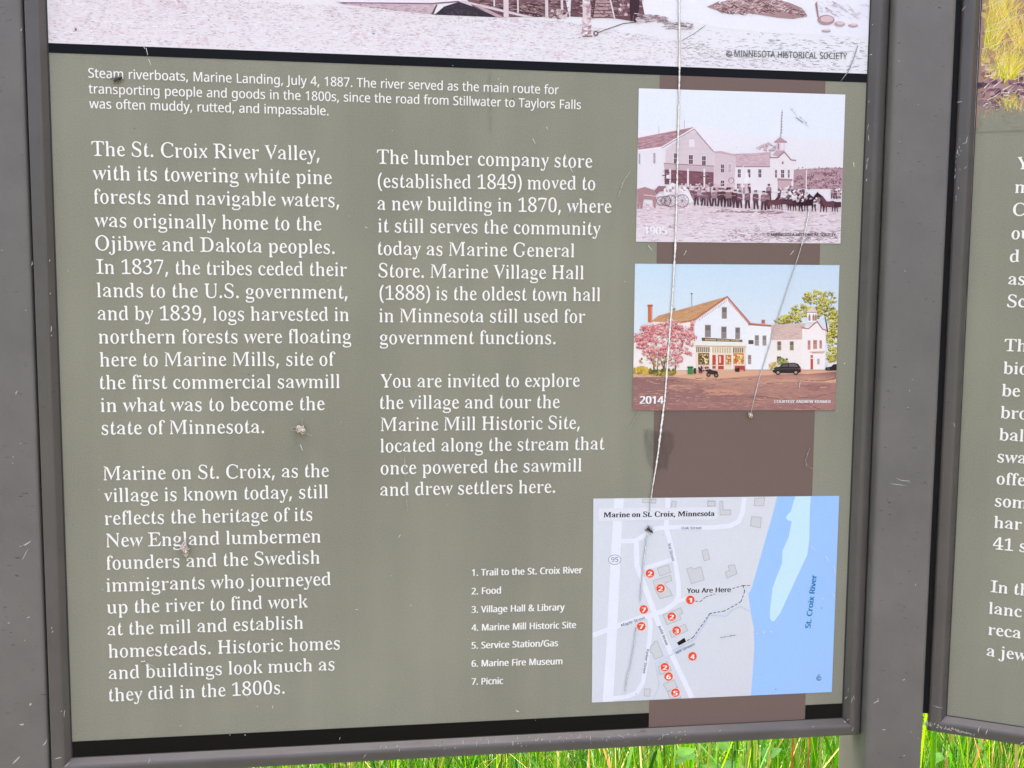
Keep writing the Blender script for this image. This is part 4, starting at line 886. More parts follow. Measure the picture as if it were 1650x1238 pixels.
# the wood-yard behind: dark timber, pale posts, a ramp and stairs
art.poly([f3(900, -30), f3(1500, -30), f3(1530, 102), f3(1120, 103), f3(960, 40)], (126, 92, 98))
art.up()
speckle(art, f3, 520, [(930, -28), (1500, -28), (1530, 100), (1120, 100)], (10, 40), (.6, 1.8), [(86, 58, 64), (150, 116, 120), (110, 76, 82), (190, 160, 162), (70, 44, 50)], .12, None, 12)
speckle(art, f3, 110, [(1180, 20), (1390, 20), (1390, 100), (1240, 96)], (14, 40), (1.2, 2.4), [(64, 42, 46), (96, 66, 68), (160, 126, 124)], .25)
art.up()
blobs(art, f3, 46, 1470, 84, 60, 26, (8, 20), [(214, 196, 196), (180, 152, 152), (140, 108, 110)], 10)
art.up()
art.poly([f3(880, 10), f3(900, 4), f3(1330, 104), f3(1270, 104), f3(1080, 60)], (224, 206, 212))
art.poly([f3(960, 30), f3(1000, 34), f3(1140, 102), f3(1100, 103)], (196, 166, 174))
art.up()
for x, w, yb_ in [(1155, 30, 104), (1085, 10, 40), (1395, 18, 108), (1485, 14, 60), (1225, 10, 78), (1550, 8, 90)]:
    art.poly([f3(x - w / 2, -30), f3(x + w / 2, -30), f3(x + w / 2 + 2, yb_), f3(x - w / 2 + 2, yb_)], (226, 208, 212))
art.up()
art.poly([f4(64, -20), f4(420, -20), f4(440, 84), f4(390, 112), f4(290, 96), f4(60, 86)], (112, 78, 84))
art.up()
speckle(art, f4, 260, [(66, -16), (425, -16), (436, 90), (66, 84)], (8, 26), (.7, 1.8), [(74, 48, 54), (150, 116, 120), (60, 36, 42), (190, 164, 166)], .1)
art.poly([f4(188, -8), f4(262, -8), f4(284, 94), f4(176, 94)], (190, 158, 160))
art.up()
for k in range(6):
    y = -2 + k * 18
    art.poly([f4(187 - k * 2, y), f4(264 + k * 4, y), f4(264 + k * 4, y + 5), f4(187 - k * 2, y + 5)], (120, 84, 88))
art.stroke(f4(262, -8), f4(286, 96), 2.2, (234, 220, 224)); art.stroke(f4(188, -8), f4(174, 96), 1.6, (90, 60, 66))
blobs(art, f4, 30, 345, 40, 40, 40, (6, 16), [(170, 138, 142), (220, 202, 204), (130, 96, 102)], 10)
art.up()
art.poly([f4(364, -20), f4(414, -20), f4(412, 40), f4(396, 112), f4(384, 112), f4(384, 60), f4(376, 112), f4(366, 108), f4(362, 30)], (66, 42, 50))
art.poly([f4(122, -20), f4(160, -20), f4(166, 186), f4(124, 188)], (228, 210, 212))
art.up()
speckle(art, f4, 40, [(124, -18), (160, -18), (164, 180), (126, 180)], (2, 5), (4, 12), [(206, 182, 184), (240, 228, 230), (180, 148, 152)], 4)
art.stroke(f4(122, 187), f4(172, 186), 1.6, (110, 80, 86))
for a_, b_2 in [((180, 176), (250, 150)), ((250, 150), (330, 122)), ((330, 122), (420, 112))]:
    art.stroke(f4(*a_), f4(*b_2), 1.5, (130, 106, 114))
art.disc(*f4(190, 172), 4.2, (110, 84, 92)); art.up(); art.disc(*f4(190, 172), 2.2, (214, 200, 208))
speckle(art, f4, 90, [(400, 70), (550, 84), (560, 112), (400, 120)], (14, 44), (.6, 1.6), [(150, 116, 122), (190, 164, 170), (112, 84, 92), (226, 214, 220)], -.08)
speckle(art, f4, 60, [(540, 110), (690, 124), (680, 152), (540, 150)], (10, 40), (.5, 1.3), [(170, 148, 156), (200, 184, 192), (120, 100, 108)], .1)
# the raft of cut logs lying in the shallows
raft = [f4(756, 36), f4(800, 18), f4(880, 2), f4(960, -14), f4(1090, -6), f4(1180, 16), f4(1242, 42), f4(1272, 82), f4(1200, 98), f4(1120, 92), f4(1050, 80), f4(950, 66), f4(870, 74)]
art.poly(raft, (176, 142, 144))
art.up()
for _ in range(520):
    u = rnd.random(); v = rnd.random()
    x = 790 + u * 450; top_ = 20 - 34 * math.sin(min(1, u * 1.15) * 2.6) + (u > .6) * (u - .6) * 160; bot_ = 50 + 14 * math.sin(u * 6) + u * 36
    y = top_ + (bot_ - top_) * v
    L = rnd.uniform(12, 38)
    art.stroke(f4(x, y), f4(x + L * rnd.uniform(.6, 1), y + L * rnd.uniform(-.6, .6)), rnd.uniform(.8, 2.1), jit(rnd.choice([(136, 98, 98), (206, 178, 178), (226, 206, 206), (104, 70, 72), (170, 130, 130)]), 12), .6)
# pale rocks at the right
for x, y, rx, ry, c1, c2 in [(1366, 104, 44, 26, (184, 148, 150), (222, 198, 200)), (1436, 124, 28, 14, (200, 168, 170), (228, 208, 210)), (1504, 132, 26, 9, (196, 164, 168), (228, 210, 214)), (1366, 160, 24, 7, (190, 166, 172), (226, 212, 218))]:
    art.disc(*f4(x, y), rx / 3.173, c1, ry / 3.173); art.up(); art.disc(*f4(x + 4, y - 5), rx * .75 / 3.173, c2, ry * .62 / 3.173)
art.poly([f4(1320, 10), f4(1330, 96), f4(1322, 90), f4(1310, 20)], (170, 132, 136))
art.up()
speckle(art, f4, 70, [(1320, 0), (1585, 20), (1580, 110), (1330, 70)], (10, 34), (.5, 1.2), [(216, 200, 208), (190, 166, 174), (236, 226, 234)], .5)
# what lies above the frame of the view: the moored boat's decks, posts and far shore
up0 = MAIN.at(735, -30)[1]
def bar(x0, y0, x1, y1, col): art.raw([(x0, y0), (x1, y0), (x1, y1), (x0, y1)], [ink(col)] * 4)
art.up()
bar(E0 + .02, .77, E0 + .46, .80, (150, 118, 124)); bar(E0 + .02, .80, E0 + .46, .815, (236, 226, 232)); bar(E0 + .05, .86, E0 + .44, .875, (236, 226, 232))
bar(E0 + .10, .815, E0 + .42, .86, (170, 138, 144)); bar(E0 + .12, .875, E0 + .40, .915, (214, 198, 204)); bar(E0 + .25, .915, E0 + .275, 1.0, (70, 52, 58))
art.up()
for k in range(22): bar(E0 + .06 + k * .018, .815, E0 + .063 + k * .018, .86, (238, 228, 234))
for k in range(14): bar(E0 + .135 + k * .018, .885, E0 + .143 + k * .018, .905, (120, 92, 98))
bar(E0 + .47, .80, E1, .822, (186, 160, 168))
art.up(2)
art.text("MINNESOTA HISTORICAL SOCIETY", (1183, 91.5), (1364, 96), .0120, (40, 40, 46), 'N')
copyright_mark(art, 1174, 87.2, 4.3, (44, 44, 50))
art.build("riverboat_photograph", main_board)

# ------------------------------------------------------------------ the 1905 photograph
art = Art(MAIN)
f5 = cc(1000, 130, 4.342)
Z1 = [f5(127, 55), f5(1571, 99), f5(1536, 1141), f5(106, 1128)]
art.frame(Z1)
art.poly(Z1, None, [(246, 246, 252), (242, 243, 250), (236, 224, 228), (236, 224, 230)])
art.up()
art.poly([f5(128, 60), f5(1570, 104), f5(1562, 420), f5(900, 380), f5(500, 300), f5(124, 360)], (237, 241, 250))
art.up()
# distant wooded hill on the right, hedge and a tree behind the hall
art.poly([f5(1205, 625), f5(1300, 618), f5(1420, 612), f5(1554, 610), f5(1548, 760), f5(1205, 760)], (190, 156, 164))
art.up()
HG = [(116, 76, 88), (140, 98, 110), (164, 124, 134), (188, 150, 158), (210, 180, 186)]
for cx, cy, rx, ry, n in [(1300, 700, 90, 50, 26), (1400, 690, 90, 60, 34), (1490, 690, 60, 66, 30), (1440, 640, 80, 20, 12)]: crown(art, f5, n, cx, cy, rx, ry, HG, lambda x, y: x < 1546, (10, 26), (3, 7), 22)
speckle(art, f5, 40, [(1215, 610), (1550, 604), (1550, 620), (1215, 626)], (3, 8), (1.2, 3), [(150, 118, 126)], 0)
crown(art, f5, 20, 1040, 468, 74, 26, [(176, 142, 150), (196, 164, 172), (212, 186, 192), (224, 204, 208)], None, (9, 18), (2.5, 6), 20)
# bare ground
art.poly([f5(114, 860), f5(1543, 872), f5(1536, 1140), f5(107, 1127)], None, [(228, 208, 214), (226, 208, 214), (238, 226, 231), (236, 224, 230)])
art.up()
speckle(art, f5, 1500, [(118, 865), (1540, 890), (1534, 1136), (110, 1122)], (8, 44), (.5, 1.5), [(206, 178, 186), (190, 158, 168), (220, 198, 205), (240, 230, 236), (244, 236, 240)], .03, None, 10)
speckle(art, f5, 260, [(700, 1040), (1534, 1050), (1534, 1136), (700, 1130)], (8, 40), (.6, 1.4), [(170, 138, 148), (150, 118, 130)], .05)
speckle(art, f5, 60, [(680, 905), (1120, 915), (1120, 930), (680, 922)], (20, 70), (.8, 1.6), [(170, 132, 142), (150, 112, 124)], 0)
art.up()
# the store: long roof, side wall, gable front
art.poly([f5(122, 486), f5(286, 466), f5(314, 480), f5(302, 760), f5(116, 760)], (238, 232, 238))
art.poly([f5(120, 402), f5(512, 326), f5(286, 466), f5(122, 488)], (186, 142, 150))
art.up()
speckle(art, f5, 160, [(126, 410), (500, 332), (290, 456), (126, 476)], (16, 60), (.5, 1.1), [(160, 116, 126), (206, 168, 174)], -.2)
art.poly([f5(314, 480), f5(514, 334), f5(654, 490), f5(654, 730), f5(304, 730)], (230, 214, 220))
art.up()
for k in range(30):
    y = 372 + k * 8.5
    hw = (y - 334) / (490 - 334)
    xa, xb = (514 - 200 * min(1, hw), 514 + 140 * min(1, hw)) if y < 490 else (312, 652)
    if y < 605: art.stroke(f5(xa + 6, y), f5(xb - 6, y + 2), .45, (206, 184, 192))
art.path([f5(122, 490), f5(286, 468), f5(514, 330), f5(660, 500)], 2.0, (246, 240, 245))
art.path([f5(286, 474), f5(514, 340), f5(655, 503)], .9, (140, 100, 110))
art.up()
for k in range(14):
    t = k / 14
    x, y = 530 + 122 * t, 360 + 140 * t
    art.rect(*f5(x, y), *f5(x + 4, y + 12), (170, 130, 140))
art.rect(*f5(474, 408), *f5(516, 466), (240, 228, 234))
art.path([f5(474, 408), f5(516, 410), f5(515, 466), f5(473, 465)], .6, (196, 170, 178), True)


def window(x, y, w, h, fr=(242, 234, 239), gl=(110, 76, 88)):
    art.rect(*f5(x - 3, y - 4), *f5(x + w + 3, y + h + 4), fr)
    art.up()
    art.rect(*f5(x, y), *f5(x + w, y + h), gl)
    art.up()
    art.stroke(f5(x, y + h / 2), f5(x + w, y + h / 2), .8, (226, 214, 220)); art.stroke(f5(x + w / 2, y), f5(x + w / 2, y + h), .5, (200, 184, 192))
    art.z -= 2 * art.dz


art.up()
for x, y, w, h in [(372, 510, 26, 70), (476, 522, 28, 62), (568, 530, 26, 62)]: window(x, y, w, h)
window(228, 508, 14, 72, (236, 228, 234), (176, 156, 166)); window(126, 512, 10, 72, (236, 228, 234), (176, 156, 166))
art.poly([f5(300, 582), f5(660, 600), f5(654, 640), f5(306, 622)], (206, 182, 190))
art.stroke(f5(300, 580), f5(662, 600), 1.1, (150, 114, 124))
art.poly([f5(300, 622), f5(650, 642), f5(648, 745), f5(300, 725)], (132, 88, 98))
art.up()
speckle(art, f5, 60, [(305, 630), (645, 645), (645, 740), (305, 720)], (10, 40), (.8, 2), [(110, 70, 80), (160, 120, 128), (96, 60, 70)], 0)
for x in (300, 345, 470, 584): art.rect(*f5(x - 6, 618), *f5(x + 6, 750), (238, 228, 233))
art.rect(*f5(318, 660), *f5(338, 686), (240, 234, 238))
# the lower wing
art.poly([f5(654, 498), f5(700, 496), f5(800, 524), f5(796, 770), f5(648, 750)], (226, 206, 212))
art.poly([f5(655, 496), f5(700, 494), f5(806, 520), f5(806, 532), f5(700, 512), f5(655, 510)], (206, 176, 184))
art.up()
for k in range(20): art.stroke(f5(656, 520 + k * 9), f5(796, 534 + k * 9), .4, (206, 182, 190))
window(700, 588, 22, 56); window(752, 584, 20, 60, gl=(196, 178, 186)); window(698, 700, 26, 40)
# the hall: roof, side wall, gabled tower front with belfry and flagpole
art.poly([f5(800, 600), f5(1042, 606), f5(1040, 780), f5(796, 770)], (240, 232, 236))
art.poly([f5(770, 514), f5(950, 508), f5(1050, 500), f5(1050, 600), f5(806, 604), f5(806, 524)], (212, 182, 190))
art.up()
speckle(art, f5, 120, [(800, 520), (1046, 506), (1040, 594), (808, 596)], (12, 40), (.5, 1), [(190, 156, 166), (226, 202, 208)], 0)
art.stroke(f5(804, 604), f5(1044, 604), 1.3, (160, 116, 126))
art.poly([f5(1044, 540), f5(1142, 496), f5(1212, 566), f5(1204, 780), f5(1040, 780)], (240, 231, 234))
art.up()
for x in (818, 886, 962): window(x, 622, 20, 56)
for x in (812, 886): window(x, 722, 20, 34)
for x, w in ((1078, 14), (1120, 22), (1168, 12)): window(x, 626, w, 54)
art.disc(*f5(1132, 576), 1.7, (170, 130, 140), 2.4)
art.path([f5(1040, 540), f5(1098, 540), f5(1142, 500), f5(1190, 556), f5(1226, 560)], 2.0, (168, 124, 132))
art.poly([f5(1094, 684), f5(1200, 690), f5(1200, 706), f5(1094, 702)], (180, 140, 148)); art.rect(*f5(1096, 702), *f5(1192, 770), (206, 176, 182))
art.poly([f5(1060, 520), f5(1090, 490), f5(1146, 488), f5(1140, 500), f5(1100, 536)], (200, 170, 178))
art.rect(*f5(1088, 432), *f5(1146, 490), (232, 214, 220)); art.up()
art.rect(*f5(1096, 440), *f5(1108, 484), (176, 138, 148)); art.rect(*f5(1122, 440), *f5(1136, 484), (240, 234, 240))
art.poly([f5(1072, 430), f5(1112, 396), f5(1164, 430)], (196, 158, 166)); art.stroke(f5(1072, 432), f5(1164, 432), 1.1, (150, 108, 118))
art.stroke(f5(1118, 398), f5(1128, 206), .9, (140, 116, 128), .5); art.stroke(f5(446, 335), f5(444, 278), .6, (180, 156, 166)); art.stroke(f5(266, 372), f5(266, 320), .6, (190, 170, 180))
for k in range(8): art.rect(*f5(1118 + k * .8, 370 - k * 20), *f5(1128 + k * .5, 362 - k * 20), (170, 142, 152))
art.stroke(f5(1298, 625), f5(1296, 790), 1.7, (240, 232, 238)); art.stroke(f5(686, 650), f5(684, 770), 1.3, (230, 216, 222)); art.stroke(f5(856, 600), f5(850, 700), 1.2, (244, 238, 242))
art.up()
# banner bunting, wheel of the bandstand
art.path([(f5(772, 700)[0] + 4.4 * math.cos(k * .42), f5(772, 700)[1] + 4.4 * math.sin(k * .42)) for k in range(15)], .8, (130, 92, 102), True)
art.poly([f5(872, 650), f5(890, 644), f5(896, 700), f5(880, 720), f5(862, 716)], (246, 242, 247))
art.up()
# the crowd: rows of little figures in dark suits
def person(x, y, h, coat=(84, 54, 66), face=(224, 196, 198), hat=(96, 66, 78)):
    w = h * .145
    lean = rnd.uniform(-.05, .05) * h
    art.poly([f5(x - w * .8 + lean, y - h * .52), f5(x - w, y), f5(x - w * .35, y), f5(x + lean, y - h * .42), f5(x + w * .4, y), f5(x + w * 1.0, y - 1), f5(x + w * .8 + lean, y - h * .52)], jit(coat, 12))
    art.poly([f5(x - w + lean, y - h * .78), f5(x - w * 1.15 + lean, y - h * .45), f5(x + w * 1.1 + lean, y - h * .45), f5(x + w + lean, y - h * .78), f5(x + lean, y - h * .84)], jit(rnd.choice([coat, (124, 90, 102), (150, 116, 126), (112, 78, 90), (176, 146, 154)]), 14))
    art.disc(*f5(x + lean, y - h * .89), h * .075 / 4.342 * 1.15, jit(face, 10), n=8)
    if rnd.random() < .8: art.rect(*f5(x - h * .08 + lean, y - h), *f5(x + h * .08 + lean, y - h * .92), jit(hat, 14))
    if rnd.random() < .7: art.stroke(f5(x - w * .9, y - h * .62), f5(x + w * rnd.uniform(.6, 1.6), y - h * rnd.uniform(.5, .75)), .8, jit((206, 172, 170), 20))


for k in range(46):
    x = 340 + rnd.random() * 560
    art.disc(*f5(x, 740 + rnd.uniform(-18, 14)), 1.6, jit((214, 184, 188), 16), n=8)
    art.rect(*f5(x - 9, 748), *f5(x + 9, 790), jit(rnd.choice([(120, 84, 96), (190, 160, 168), (90, 58, 70), (228, 214, 220)]), 14))
art.up()
for x in [486, 500, 550, 600]: person(x, 850, 100, (150, 116, 126), hat=(206, 180, 186))
for x, y, h in [(528, 872, 118), (576, 876, 116), (618, 880, 124), (652, 880, 122), (692, 882, 128), (738, 884, 126), (778, 886, 128), (800, 890, 126), (832, 892, 122), (886, 896, 130), (946, 900, 132), (998, 908, 136), (1020, 902, 124), (716, 872, 118), (760, 878, 118), (1036, 840, 116)]:
    person(x, y, h)
art.up()
# carriage and pale horse at the left
art.poly([f5(114, 760), f5(170, 745), f5(240, 770), f5(248, 830), f5(244, 890), f5(232, 892), f5(222, 832), f5(160, 830), f5(150, 898), f5(136, 896), f5(138, 826), f5(128, 896), f5(116, 898)], (180, 138, 142))
art.poly([f5(236, 770), f5(262, 738), f5(316, 740), f5(322, 772), f5(270, 778), f5(250, 800)], (160, 116, 122))
art.poly([f5(300, 760), f5(360, 715), f5(420, 740), f5(470, 760), f5(510, 850), f5(470, 860), f5(440, 800), f5(300, 808)], (240, 234, 239))
art.up()
blobs(art, f5, 40, 390, 770, 70, 34, (6, 18), [(246, 242, 246), (222, 206, 214), (190, 160, 170), (234, 224, 230)], 8)
for x, r in [(348, 42), (430, 44), (280, 30), (316, 34)]:
    c0 = f5(x, 842)
    art.path([(c0[0] + r / 4.342 * math.cos(k * .3307), c0[1] + r / 4.342 * math.sin(k * .3307)) for k in range(19)], .9, (130, 92, 100), True)
    for k in range(5):
        t = k * math.pi / 5
        art.stroke((c0[0] - r / 4.342 * math.cos(t), c0[1] - r / 4.342 * math.sin(t)), (c0[0] + r / 4.342 * math.cos(t), c0[1] + r / 4.342 * math.sin(t)), .45, (150, 112, 120))
art.stroke(f5(160, 800), f5(330, 822), .9, (240, 226, 230))
# horse teams and wagons at the right
def horse(x, y, s, col, d=1):
    P = lambda a, b: f5(x + a * s * d, y + b * s)
    art.poly([P(-52, -58), P(-40, -66), P(-10, -62), P(18, -66), P(30, -82), P(44, -100), P(50, -106), P(54, -98), P(72, -84), P(68, -76), P(54, -80), P(46, -66), P(42, -46), P(30, -34), P(0, -30), P(-30, -32), P(-50, -36)], jit(col, 8))
    for a, k in ((-46, -5), (-36, 3), (22, -3), (34, 4)):
        art.poly([P(a - 6, -40), P(a + 6, -40), P(a + 3 + k * .4, -18), P(a + 3 + k, 1), P(a - 2 + k, 1), P(a - 3 + k * .4, -18)], jit(col, 12))
    art.poly([P(-52, -58), P(-60, -40), P(-58, -20), P(-54, -36), P(-48, -50)], jit(col, 12))


for x, y, s, c in [(1060, 900, 1.0, (96, 60, 70)), (1090, 902, 1.0, (110, 72, 82)), (1224, 910, 1.1, (80, 48, 58)), (1262, 912, 1.15, (70, 40, 50)), (1312, 916, 1.3, (56, 30, 42)), (1460, 920, 1.1, (100, 62, 72)), (1440, 918, 1.15, (84, 50, 60))]:
    horse(x, y, s, c, -1 if x > 1400 else 1)
art.up()
for x, y in [(1106, 800), (1196, 800), (1272, 806), (1480, 810), (1500, 812), (1036, 790)]:
    person(x, y + 16, 74, (90, 58, 70))
blobs(art, f5, 70, 1170, 790, 70, 50, (6, 18), [(242, 236, 240), (226, 210, 216), (170, 134, 142), (120, 82, 92)], 12)
blobs(art, f5, 50, 1260, 810, 60, 40, (6, 16), [(90, 58, 68), (206, 178, 184), (240, 232, 236), (130, 94, 104)], 12)
blobs(art, f5, 30, 1510, 790, 34, 40, (6, 16), [(238, 230, 234), (200, 170, 178), (140, 104, 112)], 12, lambda x, y: x < 1540)
blobs(art, f5, 24, 1370, 850, 24, 30, (5, 12), [(240, 232, 237), (150, 118, 126)], 12)
art.rect(*f5(1490, 850), *f5(1540, 886), (80, 50, 60)); art.rect(*f5(1120, 830), *f5(1200, 866), (90, 60, 70))
# a torn kite-like mark in the sky
for k in range(16):
    t = rnd.random()
    x, y = 1172 + t * 140 + rnd.uniform(-6, 6), 186 + t * 130 + rnd.uniform(-6, 6)
    art.stroke(f5(x, y), f5(x + rnd.uniform(6, 16), y + rnd.uniform(6, 14)), .6, jit((170, 170, 178), 20))
for k in range(7): art.stroke(f5(1222 + k * 7, 258 + k * 5), f5(1234 + k * 7, 266 + k * 5), 1.2, jit((140, 140, 148), 16))
art.up(2)
art.text("1905", f5(166, 1076), f5(320, 1078), .0153, (250, 248, 250), 'N', bold=.03)
art.text("MINNESOTA HISTORICAL SOCIETY", f5(1052, 1088), f5(1502, 1090), .0061, (60, 44, 52), 'N', bold=.018)
copyright_mark(art, *f5(1031, 1076), 2.3, (60, 44, 52))
art.build("village_photograph", main_board)

# ------------------------------------------------------------------ the 2014 photograph
art = Art(MAIN)
f6 = cc(1000, 410, 4.342)
art.frame([f6(100, 66), f6(1530, 76), f6(1498, 1090), f6(84, 1092)])
art.poly([f6(100, 66), f6(1530, 76), f6(1498, 1090), f6(84, 1092)], None, [(206, 229, 243), (205, 226, 242), (250, 246, 242), (250, 246, 242)])
art.up()
art.poly([f6(84, 800), f6(1506, 800), f6(1498, 1090), f6(84, 1092)], (232, 190, 160))
art.up()
# yellow-green tree on the right
YG = [(92, 84, 40), (124, 112, 44), (158, 146, 52), (196, 184, 66), (224, 212, 92), (240, 232, 136)]
in6 = lambda x, y: x < 1528 - (y - 76) * .024
for x0, y0, x1, y1, w in [(1450, 560, 1420, 380, 2.6), (1420, 400, 1360, 300, 1.5), (1425, 420, 1480, 290, 1.5), (1400, 380, 1400, 260, 1.2)]:
    art.stroke(f6(x0, y0), f6(x1, y1), w, (96, 72, 48), w * .5)
for cx, cy, rx, ry, n in [(1400, 310, 110, 56, 34), (1330, 400, 70, 60, 20), (1250, 400, 70, 50, 22), (1190, 450, 70, 26, 18), (1130, 462, 50, 18, 9), (1440, 400, 70, 60, 22), (1490, 480, 30, 90, 24), (1480, 600, 36, 80, 26), (1480, 710, 34, 50, 18), (1300, 300, 24, 40, 6)]:
    crown(art, f6, int(n * 1.7), cx, cy, rx, ry, YG, in6, (10, 24), (2.5, 6.5), 24)
art.up()
# side wall and roof of the store, chimney
art.poly([f6(94, 600), f6(230, 470), f6(530, 470), f6(530, 810), f6(86, 810)], (250, 240, 232))
art.poly([f6(212, 470), f6(262, 430), f6(740, 296), f6(520, 462), f6(420, 480)], (210, 160, 116))
art.up()
speckle(art, f6, 150, [(250, 445), (730, 300), (520, 455), (250, 474)], (20, 60), (.5, 1.1), [(190, 138, 96), (224, 180, 140), (200, 150, 110)], -.28)
art.rect(*f6(190, 360), *f6(220, 476), (206, 116, 84)); art.rect(*f6(186, 352), *f6(224, 366), (190, 96, 70)); art.stroke(f6(214, 366), f6(214, 476), 1.4, (232, 160, 124))
art.stroke(f6(496, 276), f6(498, 380), .8, (150, 150, 160)); art.rect(*f6(488, 272), *f6(504, 280), (130, 130, 140)); art.rect(*f6(366, 376), *f6(382, 396), (180, 150, 120))
# gable front
art.poly([f6(520, 470), f6(744, 306), f6(892, 488), f6(880, 640), f6(520, 620)], (247, 248, 250))
art.poly([f6(520, 620), f6(880, 630), f6(872, 806), f6(524, 806)], (246, 226, 206))
art.up()
for k in range(34):
    y = 340 + k * 8.2
    xa, xb = max(526, 744 - (y - 306) * 1.36), min(878, 744 + (y - 306) * .80)
    art.stroke(f6(xa + 4, y), f6(xb - 4, y + 2), .35, (226, 228, 234))
for k in range(22): art.stroke(f6(884, 520 + k * 13), f6(1036, 528 + k * 12.6), .35, (228, 226, 230))
for k in range(16): art.stroke(f6(1050, 606 + k * 12), f6(1262, 604 + k * 12), .35, (232, 222, 218))
art.path([f6(410, 480), f6(510, 464), f6(744, 300), f6(900, 484), f6(1050, 500)], 2.2, (214, 140, 124))
art.path([f6(420, 474), f6(510, 458), f6(744, 293), f6(905, 478)], .8, (140, 80, 60))
for k in range(18):
    t = k / 18
    a, b = 750 + 150 * t, 318 + 170 * t
    art.rect(*f6(a, b), *f6(a + 5, b + 14), (206, 140, 124)); a, b = 736 - 200 * t, 318 + 142 * t
    art.rect(*f6(a, b), *f6(a + 5, b + 12), (206, 150, 134))


def win6(x, y, w, h, fr=(176, 150, 140), gl=(120, 112, 112)):
    art.rect(*f6(x - 4, y - 5), *f6(x + w + 4, y + h + 5), fr); art.up()
    art.rect(*f6(x, y), *f6(x + w, y + h * .46), gl); art.rect(*f6(x, y + h * .52), *f6(x + w, y + h), tuple(c + 24 for c in gl)); art.z -= art.dz


art.up()
for x, y, w, h in [(592, 498, 34, 78), (706, 510, 30, 74), (804, 516, 26, 72), (710, 374, 28, 72)]: win6(x, y, w, h)
for x, y, w, h in [(940, 570, 22, 64), (994, 572, 20, 62)]: win6(x, y, w, h)
# name board over the shop front
art.poly([f6(566, 582), f6(850, 598), f6(850, 614), f6(566, 606)], (112, 90, 62)); art.up()
art.text("MARINE GENERAL STORE", f6(590, 601), f6(832, 611), .0030, (236, 214, 160), 'N', bold=.02)
art.poly([f6(520, 612), f6(884, 622), f6(886, 640), f6(520, 636)], (248, 240, 226)); art.stroke(f6(520, 640), f6(884, 648), 1.2, (196, 168, 140))
art.poly([f6(528, 646), f6(626, 650), f6(626, 684), f6(528, 684)], (120, 96, 76)); art.poly([f6(640, 650), f6(776, 652), f6(776, 690), f6(640, 688)], (214, 190, 150)); art.poly([f6(784, 652), f6(864, 654), f6(862, 686), f6(784, 688)], (150, 120, 90))
art.up()
for k in range(7): art.rect(*f6(536 + k * 14, 648), *f6(541 + k * 14, 684), (246, 234, 214))
for k in range(8): art.rect(*f6(650 + k * 17, 652), *f6(655 + k * 17, 690), (250, 242, 226))
for k in range(5): art.rect(*f6(796 + k * 15, 654), *f6(800 + k * 15, 688), (250, 242, 226))
art.rect(*f6(540, 690), *f6(618, 772), (150, 110, 70)); art.rect(*f6(732, 704), *f6(772, 770), (190, 130, 80)); art.rect(*f6(786, 690), *f6(860, 766), (220, 150, 80))
art.rect(*f6(640, 704), *f6(664, 800), (196, 84, 66)); art.rect(*f6(680, 704), *f6(720, 804), (202, 72, 58)); art.rect(*f6(688, 712), *f6(700, 760), (236, 214, 200)); art.up()
blobs(art, f6, 90, 580, 732, 36, 36, (4, 12), [(90, 70, 50), (230, 200, 110), (70, 90, 60), (246, 226, 180), (120, 80, 50)], 14)
blobs(art, f6, 70, 824, 730, 34, 34, (4, 12), [(240, 200, 90), (206, 96, 60), (250, 230, 170), (180, 110, 60)], 14)
blobs(art, f6, 40, 752, 738, 18, 28, (4, 10), [(240, 200, 110), (190, 90, 60), (250, 232, 190)], 14)
art.stroke(f6(526, 778), f6(872, 776), 1.4, (240, 216, 196)); art.rect(*f6(626, 646), *f6(636, 800), (250, 246, 240)); art.rect(*f6(776, 650), *f6(784, 800), (250, 244, 236))
# lower wing, hall and belfry
art.poly([f6(880, 496), f6(1056, 506), f6(1040, 806), f6(874, 806)], (246, 246, 248))
art.poly([f6(890, 482), f6(1060, 494), f6(1058, 508), f6(890, 496)], (190, 120, 100))
art.up()
for x, y, w, h in [(940, 570, 22, 64), (994, 572, 20, 62), (892, 708, 16, 56)]: win6(x, y, w, h, (190, 170, 160), (140, 128, 126))
art.rect(*f6(892, 600), *f6(928, 628), (96, 88, 80)); art.rect(*f6(984, 458), *f6(1008, 484), (190, 120, 96))
art.poly([f6(1050, 590), f6(1270, 590), f6(1266, 800), f6(1036, 806)], (250, 240, 234))
art.poly([f6(1052, 494), f6(1290, 482), f6(1272, 560), f6(1264, 596), f6(1044, 600)], (222, 192, 180))
art.up()
speckle(art, f6, 70, [(1056, 500), (1284, 490), (1260, 588), (1050, 592)], (14, 40), (.5, 1), [(206, 172, 160), (234, 208, 198)], 0)
art.poly([f6(1268, 520), f6(1370, 478), f6(1432, 540), f6(1426, 806), f6(1264, 806)], (252, 244, 240))
art.up()
for x, y, w, h in [(1096, 612, 22, 56), (1184, 612, 22, 56)]: win6(x, y, w, h, (214, 180, 170), (110, 110, 80))
for x, y, w, h in [(1310, 606, 12, 56), (1348, 604, 20, 54), (1392, 606, 10, 48)]: win6(x, y, w, h, (230, 150, 140), (170, 130, 120))
art.rect(*f6(1092, 714), *f6(1120, 752), (90, 90, 76)); art.rect(*f6(1326, 730), *f6(1344, 804), (206, 84, 66)); art.rect(*f6(1372, 730), *f6(1390, 770), (190, 180, 176)); art.rect(*f6(1326, 704), *f6(1344, 724), (200, 120, 100))
art.path([f6(1264, 514), f6(1312, 520), f6(1372, 470), f6(1410, 524), f6(1440, 532)], 1.9, (204, 120, 108))
art.path([f6(1320, 684), f6(1426, 682)], 1.6, (222, 170, 150)); art.path([f6(1336, 690), f6(1418, 690)], 1.0, (180, 130, 110))
art.rect(*f6(1302, 404), *f6(1372, 476), (250, 246, 244)); art.up()
